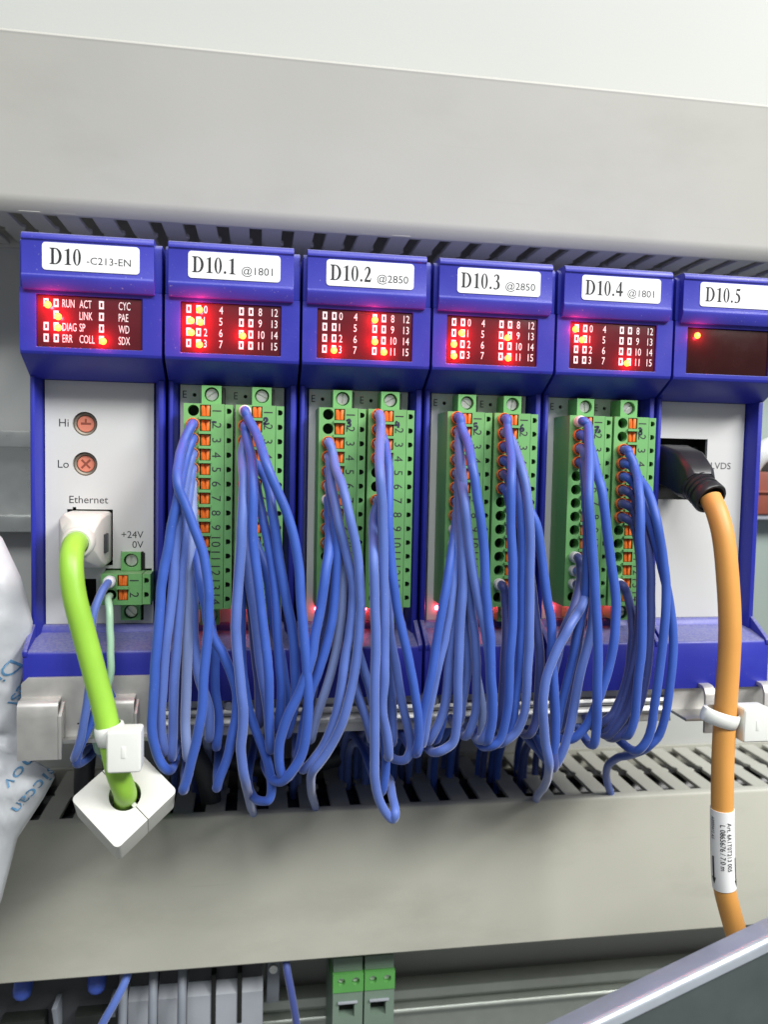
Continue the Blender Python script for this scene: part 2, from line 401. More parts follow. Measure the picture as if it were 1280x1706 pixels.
def hat_rail(name, label, x0, x1, zc, y, m):
    prof = [(y, zc + 17.5), (y + 1, zc + 17.5), (y + 1, zc + 13), (y + 7, zc + 13), (y + 7, zc - 13), (y + 1, zc - 13), (y + 1, zc - 17.5),
            (y, zc - 17.5), (y, zc - 12), (y + 6, zc - 12), (y + 6, zc + 12), (y, zc + 12)]
    o = MB().prism(prof, 'x', x0, x1).build(name, m, bevel=0.25)
    return tag(o, label, 'rail')
hat_rail('din_rail', 'zinc mounting rail running behind the row of blue modules', -150, 222, -56.5, 77.5, M['rail'])
o = MB().prism([(0, -249.2), (0, -252.6), (5, -253.6), (5, -257.0), (1.2, -257.5), (0.6, -258.4), (1.2, -259.4), (4, -260.2), (4, -292), (8, -292), (8, -249.2)], 'x', 60, 330).build('din_rail', M['rail_brass'], bevel=0.2)
o.location = (0, 73 * MM, 0)
tag(o, 'yellowish grey mounting rail at the bottom carrying the green terminals', 'rail')

def duct(label, zs, zo, m, x0, x1, slot0, fl):
    """zs: height of the slotted side, zo: the far edge of the cover; fl = +1 if the slots face up."""
    t = thing('cable_duct', label, 'cable duct', (x0, 38, zs), 'slotted grey cable ducts')
    L = x1 - x0
    h = zo - zs                        # signed
    k = 1 if h > 0 else -1
    if fl < 0:
        prof = [(0, 4.6), (0.6, 2.6), (2.6, 0), (4.2, 0), (2.0, 4.6), (2.0, h - 2), (4.2, h), (1.0, h + 0.2), (0.0, h - 0.1), (-0.35, h - 0.8), (0.0, h - 1.6)]
    else:
        prof = [(0, -1.3), (0.4, -0.4), (1.4, 0), (3.4, 0), (3.4, -1.2), (2.0, -2.4), (2.0, h + 2), (4.2, h), (1.2, h - 0.1), (0.2, h + 0.8)]
    MB().prism(prof, 'x', 0, L).build('cover', m, t, bevel=0.25)
    b = MB()
    b.box(0, L, 45.2, 46.8, min(0, h), max(0, h))
    x = 0.0
    while x + 7 < L:
        b.box(x, x + 10.25, 4.4, 45.2, h - k * 1.4, h - k * 0.02); x += 10.25
    b.build('base', m, t)
    P = 10.25; w = P - 3.9
    out = [(0, 2.4), (w, 2.4), (w, 20.0), (w + 0.9, 21.0), (w + 0.9, 22.4), (w, 23.6), (w, 43.6), (0, 43.6), (0, 24.8), (0.9, 23.6), (0.9, 22.0), (0, 21.0)]
    za, zb = (-1.6, -0.25) if fl > 0 else (0.25, 1.6)
    me = MB().prism(out, 'z', za, zb).mesh('finger', m, bevel=0.2, seg=1)
    x = slot0 + 3.9 - x0
    while x > P: x -= P
    while x + w < L:
        f = link('finger', me, t, (x, random.uniform(-0.2, 0.2), random.uniform(-0.12, 0.12)))
        f.rotation_euler = (random.uniform(-.006, .006), 0, random.uniform(-.008, .008))
        x += P
    return t
duct('upper grey slotted cable duct with its slots facing down, above the modules', 24.8, 76.2, M['duct'], -70, 330, -14.4, -1)
duct('lower grey slotted cable duct swallowing the blue wires, worn along its rim', -161.2, -212.2, M['duct_low'], -70, 330, 124.4 - 1.2, 1)

# ------------------------------------------------------------------ the six blue modules
PITCH, W0, W1 = 36.0, 0.25, 35.45

def housing_mesh():
    b = MB()
    b.box(W0, W1, 24, 77, -104, 8.2)
    # head with a recess for the window
    fx = [W0, 4.2, 30.5, W1]; fz = [-20.6, -19.45, -6.15, -4.5]; yf, yr = 2.2, 3.3
    b.prism([(24, 8.2), (4.0, 8.2), (2.6, 7.2), (2.6, -4.4), (24, -4.4)], 'x', W0, W1)
    vs = [(x, yf, z) for z in fz for x in fx]; fs = []
    for j in range(3):
        for i in range(3):
            if (i, j) != (1, 1): fs.append((j * 4 + i, j * 4 + i + 1, j * 4 + i + 5, j * 4 + i + 4))
    n = len(vs); vs += [(fx[i], yr, fz[j]) for j, i in ((1, 1), (1, 2), (2, 2), (2, 1))]
    q = [5, 6, 10, 9]
    for k in range(4): fs.append((q[k], q[(k + 1) % 4], n + (k + 1) % 4, n + k))
    fs.append((n, n + 1, n + 2, n + 3))
    # sides, rounded lower lip, sloping underside
    lip = [(2.2, -20.6), (2.5, -21.4), (3.4, -21.9), (11.6, -26.6), (24, -26.6)]
    m0 = len(vs)
    for x in (W0, W1): vs += [(x, y, z) for y, z in lip] + [(x, 24, -4.5), (x, 2.2, -4.5)]
    for k in range(4): fs.append((m0 + k, m0 + 7 + k, m0 + 8 + k, m0 + k + 1))
    fs.append((m0 + 4, m0 + 11, m0 + 12, m0 + 5)); fs.append((m0 + 5, m0 + 12, m0 + 13, m0 + 6))
    fs.append(tuple(m0 + k for k in (0, 1, 2, 3, 4, 5, 6)))
    fs.append(tuple(m0 + 7 + k for k in (6, 5, 4, 3, 2, 1, 0)))
    b.add(vs, fs)
    # frame around the front plate
    b.prism([(W0, 11.2), (0.7, 10.6), (1.6, 10.6), (3.1, 16.2), (3.1, 24), (W0, 24)], 'z', -98, -26.3)
    b.prism([(W1, 11.2), (35.0, 10.6), (33.7, 10.6), (32.0, 16.2), (32.0, 24), (W1, 24)], 'z', -98, -26.3)
    # tray and base
    b.prism([(24, -94.1), (14.6, -94.1), (13.9, -94.6), (13.3, -96.2), (3.9, -98.7), (2.9, -99.0), (2.5, -99.8), (2.5, -113.3), (24, -113.3)], 'x', W0 + 0.02, W1 - 0.02)
    for xa, xb in ((W0, 1.5), (W1 - 1.25, W1)):
        b.prism([(15.5, -93.0), (10.6, -93.2), (2.6, -98.3), (2.2, -99.0), (2.2, -100.2), (15.5, -100.2)], 'x', xa, xb)
    return b.mesh('housing', M['blue'], bevel=0.28, seg=2)
HOUSING = housing_mesh()
LID = MB().prism([(7, 8.9), (0.9, 8.9), (0.1, 8.5), (-0.2, 7.8), (-0.2, 7.1), (0.2, 6.75), (0.2, -1.5), (-0.15, -1.8), (-0.15, -2.6), (1.2, -5.1), (3.0, -5.3), (7, -5.3)],
                 'x', 1.25, 33.65).mesh('lid', M['lid'], bevel=0.22, seg=2)
WINDOW = MB().box(4.3, 30.4, 2.75, 3.25, -19.35, -6.25).mesh('display_window', M['display'], bevel=0.12)
WINDOW_PLAIN = MB().box(4.3, 30.4, 2.75, 3.25, -19.35, -6.25).mesh('display_window', M['display_plain'], bevel=0.12)
LED = MB().lathe([(0.92, 0.0), (0.88, 0.35), (0.68, 0.7), (0.4, 0.88), (0.02, 0.95)], (0, 0, 0), (0, -1, 0), 14).mesh('led', M['led'])
SMALL_LED = MB().lathe([(0.62, 0.0), (0.55, 0.3), (0.3, 0.5), (0.02, 0.55)], (0, 0, 0), (0, -1, 0), 12).mesh('status_led', M['small_led'])
SCREW = None

LED_POWER = 0.0038
def pixel_square(b, x, z):
    b.add([(x + a, 2.72, z + c) for a, c in ((-.62, -1.05), (.62, -1.05), (.62, 1.05), (-.62, 1.05), (-.26, -.55), (.26, -.55), (.26, .55), (-.26, .55))],
          [(0, 1, 5, 4), (1, 2, 6, 5), (2, 3, 7, 6), (3, 0, 4, 7)])
ROWS = [-7.95, -10.95, -13.95, -16.9]
def print_io(t):
    b = MB()
    for r, z in enumerate(ROWS):
        for x in (6.3, 8.85, 20.0, 22.5): pixel_square(b, x, z)
        for x, v in ((10.2, r), (14.2, r + 4), (24.5, r + 8), (28.0, r + 12)):
            b.flat(text(str(v), 2.0, 0.72), (x, 2.72, z - 1.0), EX, EZ)
    return b
def print_head(t):
    b = MB()
    for r, z in enumerate(ROWS):
        for x in (6.55, 9.0, 20.2):
            if not (x < 9.5 and r == 1 and x < 7): pixel_square(b, x, z - 0.2)
    for z, ws in zip(ROWS, (('RUN', 'ACT', 'CYC'), ('', 'LINK', 'PAE'), ('DIAG', 'SP', 'WD'), ('ERR', 'COLL', 'SDX'))):
        for x, s in zip((10.55, 14.75, 24.5), ws):
            if s: b.flat(text(s, 2.0, 0.52), (x, 2.72, z - 1.2), EX, EZ)
    return b

def io_plate():
    b = MB()
    hs = [(circle(7.0 + d, -29.5, 0.55, 12), 1.0, True) for d in (0, 14.1)]
    b.pierced(rect(3.12, 31.95, -94.0, -26.75), hs, 15.0, 1.2)
    return b.mesh('front_plate', [M['plate'], M['hole']], angle=20)
IO_PLATE = io_plate()
_b = MB()
for d in (0, 14.1): _b.flat(text('E', 2.0, 0.9), (3.8 + d, 14.97, -30.4), EX, EZ)
IO_PRINT = _b.mesh('lettering', M['ink'], merge=False)

def module(i, label, big, small, leds, kind):
    t = thing('io_module' if kind == 'io' else 'network_module' if kind == 'head' else 'power_module', label, 'control module', (i * PITCH, 0, 0), 'blue control modules on the rail')
    link('housing', HOUSING, t); link('lid', LID, t)
    st = MB().pierced(rrect(6.3, 30.1, -0.45, 6.45, 0.9), [], 0.02, 0.15).build('label_sticker', M['sticker'], t, angle=20)
    lb = MB()
    serif(lb, big, (8.1 if kind == 'head' else 7.3 if kind == 'io' else 7.9, 0.0, 1.0), EX, EZ, 4.1, 0.90)
    if small:
        lb.flat(text(small, 1.75 if kind == 'head' else 1.9, 1.05), (17.1 if kind == 'head' else 20.0, 0.0, 1.45 if kind == 'head' else 1.15), EX, EZ)
    lb.build('lettering', M['black_ink'], st, merge=False, smooth=False)
    if kind == 'psu':
        w = link('display_window', WINDOW_PLAIN, t)
    else:
        w = link('display_window', WINDOW, t)
        if kind == 'head': print_head(t).build('lettering', M['white_ink'], w, merge=False, smooth=False)
        else:
            global _iop
            try: link('lettering', _iop, w)
            except NameError:
                _iop = print_io(t).mesh('lettering', M['white_ink'], merge=False, smooth=False); link('lettering', _iop, w)
    for x, z in leds:
        q = link('led', LED, w, (x, 2.8, z))
        l = bpy.data.lights.new('led_light', 'POINT'); l.energy = LED_POWER; l.color = (1.0, 0.03, 0.05); l.shadow_soft_size = 0.0004
        lo = bpy.data.objects.new('led_light', l); COL.objects.link(lo); lo.parent = q; lo.location = (0, -0.0021, 0)
    if kind == 'io':
        p = link('front_plate', IO_PLATE, t); link('lettering', IO_PRINT, p)
        for x in (6.2, 20.3):
            q = link('status_led', SMALL_LED, t, (x, 15.0, -90.4))
            l = bpy.data.lights.new('led_light', 'POINT'); l.energy = 0.00022; l.color = (1.0, 0.03, 0.05); l.shadow_soft_size = 0.0003
            lo = bpy.data.objects.new('led_light', l); COL.objects.link(lo); lo.parent = q; lo.location = (0, -0.0016, 0)
    return t

mod = [
    module(0, 'blue module labelled D10 -C213-EN with two rotary switches and green network cable', 'D10', '-C213-EN', [(7.0, -8.7), (9.5, -11.6), (9.5, -14.4), (20.6, -17.4)], 'head'),
    module(1, 'blue module labelled D10.1 @1801 between the D10 and D10.2 modules', 'D10.1', '@1801', [(9.1, -8.1), (6.9, -11.0), (9.3, -11.3), (7.0, -14.1), (9.1, -17.2), (20.4, -14.4)], 'io'),
    module(2, 'blue module labelled D10.2 @2850 with four lit red lamps', 'D10.2', '@2850', [(8.9, -17.2), (20.0, -8.5), (20.1, -14.4), (22.7, -17.1)], 'io'),
    module(3, 'blue module labelled D10.3 @2850 with five lit red lamps', 'D10.3', '@2850', [(8.5, -10.9), (6.4, -14.1), (6.5, -17.3), (21.9, -11.6), (22.2, -17.3)], 'io'),
    module(4, 'blue module labelled D10.4 @1801 with three lit red lamps', 'D10.4', '@1801', [(5.9, -8.3), (8.0, -11.2), (21.9, -17.3)], 'io'),
    module(5, 'blue module labelled D10.5 with one red lamp and black plug', 'D10.5', '', [(7.5, -8.4)], 'psu'),
]

# front plate of the D10 module
t = mod[0]
b = MB()
Tshape = [(18.9, -88.9), (23.2, -88.9), (23.2, -93.2), (29.3, -93.2), (29.3, -88.9), (31.5, -88.9), (31.5, -78.5), (29.3, -78.5), (29.3, -73.7), (23.1, -73.7), (23.1, -78.5), (18.9, -78.5)]
sock = [(8.75, -77.7), (20.95, -77.7), (20.95, -62.0), (11.2, -62.0), (11.2, -61.4), (10.2, -61.4), (10.2, -62.0), (8.75, -62.0)]
b.pierced(rect(3.12, 31.95, -94.0, -26.75), [(circle(13.55, -38.4, 3.3, 28), 1.2, False), (circle(13.55, -49.45, 3.3, 28), 1.2, False),
          (Tshape, 1.2, False), (sock, 1.2, False), (rect(8.8, 16.5, -89.1, -81.4), 1.2, False)], 15.0, 1.2)
p = b.build('front_plate', [M['plate'], M['hole']], t, angle=20)
b = MB()
for s, x, z, h in (('Hi', 9.2, -39.3, 2.1), ('Lo', 9.2, -50.6, 2.1)): b.flat(text(s, h, 1.0, 'R'), (x + 0.1, 14.97, z), EX, EZ)
b.flat(text('Ethernet', 2.0, 1.02), (9.4, 14.97, -60.3), EX, EZ)
b.flat(text('+24V', 1.9, 1.0, 'R'), (29.2, 14.97, -69.9), EX, EZ)
b.flat(text('0V', 1.9, 1.0, 'R'), (29.2, 14.97, -72.7), EX, EZ)
b.flat(text('S', 2.0, 1.0), (7.9, 14.97, -80.6), EX, EZ)
b.build('lettering', M['ink'], p, merge=False, smooth=False)
def open_box(b, x0, x1, z0, z1, y0, y1, mi=0):
    b.add([(x0, y0, z0), (x1, y0, z0), (x1, y0, z1), (x0, y0, z1), (x0, y1, z0), (x1, y1, z0), (x1, y1, z1), (x0, y1, z1)],
          [(0, 1, 5, 4), (1, 2, 6, 5), (2, 3, 7, 6), (3, 0, 4, 7), (4, 5, 6, 7)], mi)
b = MB(); open_box(b, 8.6, 21.1, -77.9, -61.2, 16.25, 23.5); b.build('network_socket', M['darkgrey'], t)
b = MB(); open_box(b, 8.6, 16.7, -89.3, -81.2, 16.25, 23.5)
b.prism(rect(9.1, 16.2, -88.8, -88.2), 'y', 14.9, 18); b.prism(rect(9.1, 9.6, -88.2, -81.6), 'y', 14.9, 18)
b.build('service_socket', M['hole'], t)
b = MB(); open_box(b, 18.6, 31.7, -93.6, -73.5, 16.25, 23.5); b.build('power_socket', M['hole'], t)
for z, marks in ((-38.4, [[(-0.7, 0.05), (0.75, 0.05)], [(0, 0.0), (0.0, 0.75)]]), (-49.45, [[(-0.6, -0.6), (0.6, 0.6)], [(-0.6, 0.6), (0.6, -0.6)]])):
    r = MB().lathe([(3.27, 0), (3.27, 1.0), (2.9, 1.3), (2.45, 1.1), (2.4, 0.3), (0.01, 0.3)], (13.55, 17.2, z), (0, -1, 0), 28).build('rotary_switch', M['rot_ring'], t)
    d = MB().lathe([(2.35, 0), (2.3, 0.55), (2.1, 0.7), (0.01, 0.7)], (13.55, 16.9, z), (0, -1, 0), 26).build('rotor', M['rot'], r)
    b = MB()
    stroke_mesh(b, [[(u * 1.9, w * 1.9) for u, w in l] for l in marks], (13.55, 16.16, z), EX, EZ, 0.55)
    b.build('slot_mark', M['brick_red'], r, merge=False)

# front plate of the D10.5 module
t = mod[5]
b = MB()
b.pierced(rect(3.12, 31.95, -94.0, -26.75), [(rect(3.6, 19.7, -57.0, -38.0), 1.2, False)], 15.0, 1.2)
p = b.build('front_plate', [M['plate'], M['hole']], t, angle=20)
b = MB(); b.flat(text('LVDS', 2.0, 1.05, 'R'), (27.9, 14.97, -47.2), EX, EZ); b.build('lettering', M['ink'], p, merge=False, smooth=False)
b = MB(); open_box(b, 3.4, 19.9, -57.2, -37.8, 16.25, 23.6); b.prism(rect(6, 17, -50, -43), 'y', 19.5, 23.5)
for x in (5.0, 18.2): b.lathe([(0.9, 0), (0.9, 3), (0.4, 3.2)], (x, 22, -41), (0, -1, 0), 10)
b.build('video_socket', M['hole'], t)

# ------------------------------------------------------------------ green plug-in connectors
PP = 3.9
def flange(b, zc, up, yf=8.0):
    x0, x1 = 4.3, 9.6
    b.pierced(rect(x0, x1, zc - 2.6, zc + 2.6), [(circle(7.0, zc + 0.25 * up, 1.95, 22), 2.4, True)], yf, 14.9 - yf)
def connector_meshes(n):
    H = n * PP + 0.7
    b = MB()
    holes = []
    for k in range(n):
        z = -1.85 - PP * k
        holes.append((circle(2.55, z, 1.5, 18), 4.0, True))
        holes.append((rect(4.25, 7.1, z - 1.55, z + 1.55), 1.6, True))
    b.pierced(rect(0, 10.65, -H, 0), holes, 2.5, 12.4)
    flange(b, 2.7, 1); flange(b, -H - 2.7, -1)
    for k in range(1, n):
        zz = 0.1 - PP * k
        b.box(4.0, 7.3, 1.75, 2.6, zz - 0.33, zz + 0.33)
    b.box(9.75, 10.5, 9.5, 14.6, 0.2, 5.0, 1)
    body = b.mesh('body', [M['green'], M['hole']], angle=25)
    b = MB(); hs = []
    for k in range(n):
        z = -1.85 - PP * k
        hs.append(([(11.3, z - 0.72)] + [(11.85 + 0.72 * math.cos(math.radians(a)), z + 0.72 * math.sin(math.radians(a))) for a in range(-90, 91, 30)] + [(11.3, z + 0.72)], 1.2, True))
    b.pierced(rect(10.78, 12.9, -H + 0.1, -0.1), hs, 2.56, 12.3)
    strip = b.mesh('test_strip', [M['green'], M['hole']], angle=25)
    b = MB()
    for k in range(n):
        z = -1.85 - PP * k
        s = str(k + 1)
        for q, ch in enumerate(s):
            dz = 0.0 if len(s) == 1 else (1.15 if q == 0 else -0.65)
            g = text(ch, 2.35, 0.95, 'C')
            b.flat(g, (7.5, 2.46, z + dz), (0, 0, -1), (1, 0, 0))
    digits = b.mesh('numbering', M['ink'], merge=False, smooth=False)
    return body, strip, digits, H
BTN = MB().box(-1.2, 1.2, 0.5, 1.6, -1.42, 1.42).prism([(-1.2, 0.5), (-1.05, 0.1), (-0.28, 0.1), (-0.16, 0.5)], 'z', -1.42, 1.42)\
    .prism([(0.16, 0.5), (0.28, 0.1), (1.05, 0.1), (1.2, 0.5)], 'z', -1.42, 1.42).mesh('push_button', M['orange'], bevel=0.08, seg=1)
def screw_mesh():
    b = MB().lathe([(1.75, 0), (1.75, 0.45), (1.6, 0.6), (0.01, 0.6)], (0, 0, 0), (0, -1, 0), 22)
    for s in (1, -1):
        pts = [(1.55 * math.cos(math.radians(a)), 0.2 + 1.35 * math.sin(math.radians(a))) for a in range(0, 181, 20)]
        pts = [(x, s * z) for x, z in pts]
        b.prism(pts, 'y', -0.95, -0.55)
    return b.mesh('screw', M['steel'], bevel=0.06, seg=1)
SCREW = screw_mesh()
C14 = connector_meshes(14); C2 = connector_meshes(2)
PEN = {  # handwriting, drawn on its side like the printed numbers (x down the strip, y to the right)
    1: [[(0, 0.0), (0.25, 0.25), (1.1, 0.1)], [(0.1, 0.15), (0.9, 0.2)]],
    2: [[(0.0, 0.9), (0.1, 1.5), (0.7, 1.6), (0.9, 1.1), (0.5, 0.6), (0.1, 0.1), (0.9, 0.05), (1.5, 0.3)]],
    3: [[(0.0, 1.5), (0.8, 1.9), (1.1, 1.4), (0.5, 1.0), (1.1, 0.7), (1.0, 0.1), (0.1, 0.1)]],
    4: [[(0.5, 1.9), (0.0, 0.8), (1.3, 0.9)], [(0.9, 1.6), (0.9, 0.0)]],
    5: [[(1.1, 1.9), (0.2, 1.8), (0.2, 1.0), (0.9, 1.1), (1.1, 0.5), (0.6, 0.0), (0.0, 0.2)]],
    6: [[(0.9, 2.0), (0.2, 1.2), (0.1, 0.4), (0.6, 0.0), (1.1, 0.4), (0.8, 0.9), (0.2, 0.6)]],
    7: [[(0.0, 1.8), (1.2, 1.9), (0.6, 0.9), (0.4, 0.0)], [(0.1, 1.0), (1.1, 0.9)], [(1.0, 0.2), (1.7, 0.6), (1.4, 1.2)]],
    8: [[(0.9, 1.7), (0.3, 1.9), (0.1, 1.4), (0.9, 0.8), (1.0, 0.2), (0.4, 0.0), (0.1, 0.5), (0.9, 1.2), (0.9, 1.7)]],
}
def connector(n, loc, label, meshes, pen=None, group=None):
    body, strip, digits, H = meshes
    t = thing('terminal_connector', label, 'connector', loc, group)
    link('body', body, t); s = link('test_strip', strip, t)
    link('numbering', digits, t)
    for k in range(n):
        link('push_button', BTN, t, (5.7, 2.6, -1.85 - PP * k))
    for z in (2.95, -H - 2.95):
        q = link('screw', SCREW, t, (7.0, 10.0, z)); q.rotation_euler = (0, random.uniform(0, 3.1), 0)
    if pen:
        b = MB()
        stroke_mesh(b, PEN[pen], (7.5, 2.44, -5.0), EX, EZ, 0.55)
        b.build('handwritten_number', M['pen'], t, merge=False, smooth=False)
    return t
CONN = []
_desc = {1: 'green fourteen-pole connector handwritten one, first hole empty, left in D10.1',
         2: 'green fourteen-pole connector handwritten two, under the second screw of D10.1',
         3: 'green fourteen-pole connector handwritten three, first two holes empty, under D10.2',
         4: 'green fourteen-pole connector handwritten four, few wires, under D10.2',
         5: 'green fourteen-pole connector handwritten five, under D10.3',
         6: 'green fourteen-pole connector handwritten six, row of empty holes below its wires, under D10.3',
         7: 'green fourteen-pole connector handwritten seven, white ferrule in its first hole, under D10.4',
         8: 'green fourteen-pole connector handwritten eight, first two holes empty, under D10.4'}
for c in range(1, 9):
    m = 1 + (c - 1) // 2
    CONN.append((m * PITCH + (5.1 if c % 2 else 18.7), 0, -32.7))
    connector(14, CONN[-1], _desc[c], C14, c, 'green fourteen-pole connectors')
connector(2, (19.15, 5.0, -79.0), 'small green two-pole power connector in the D10 module', C2)

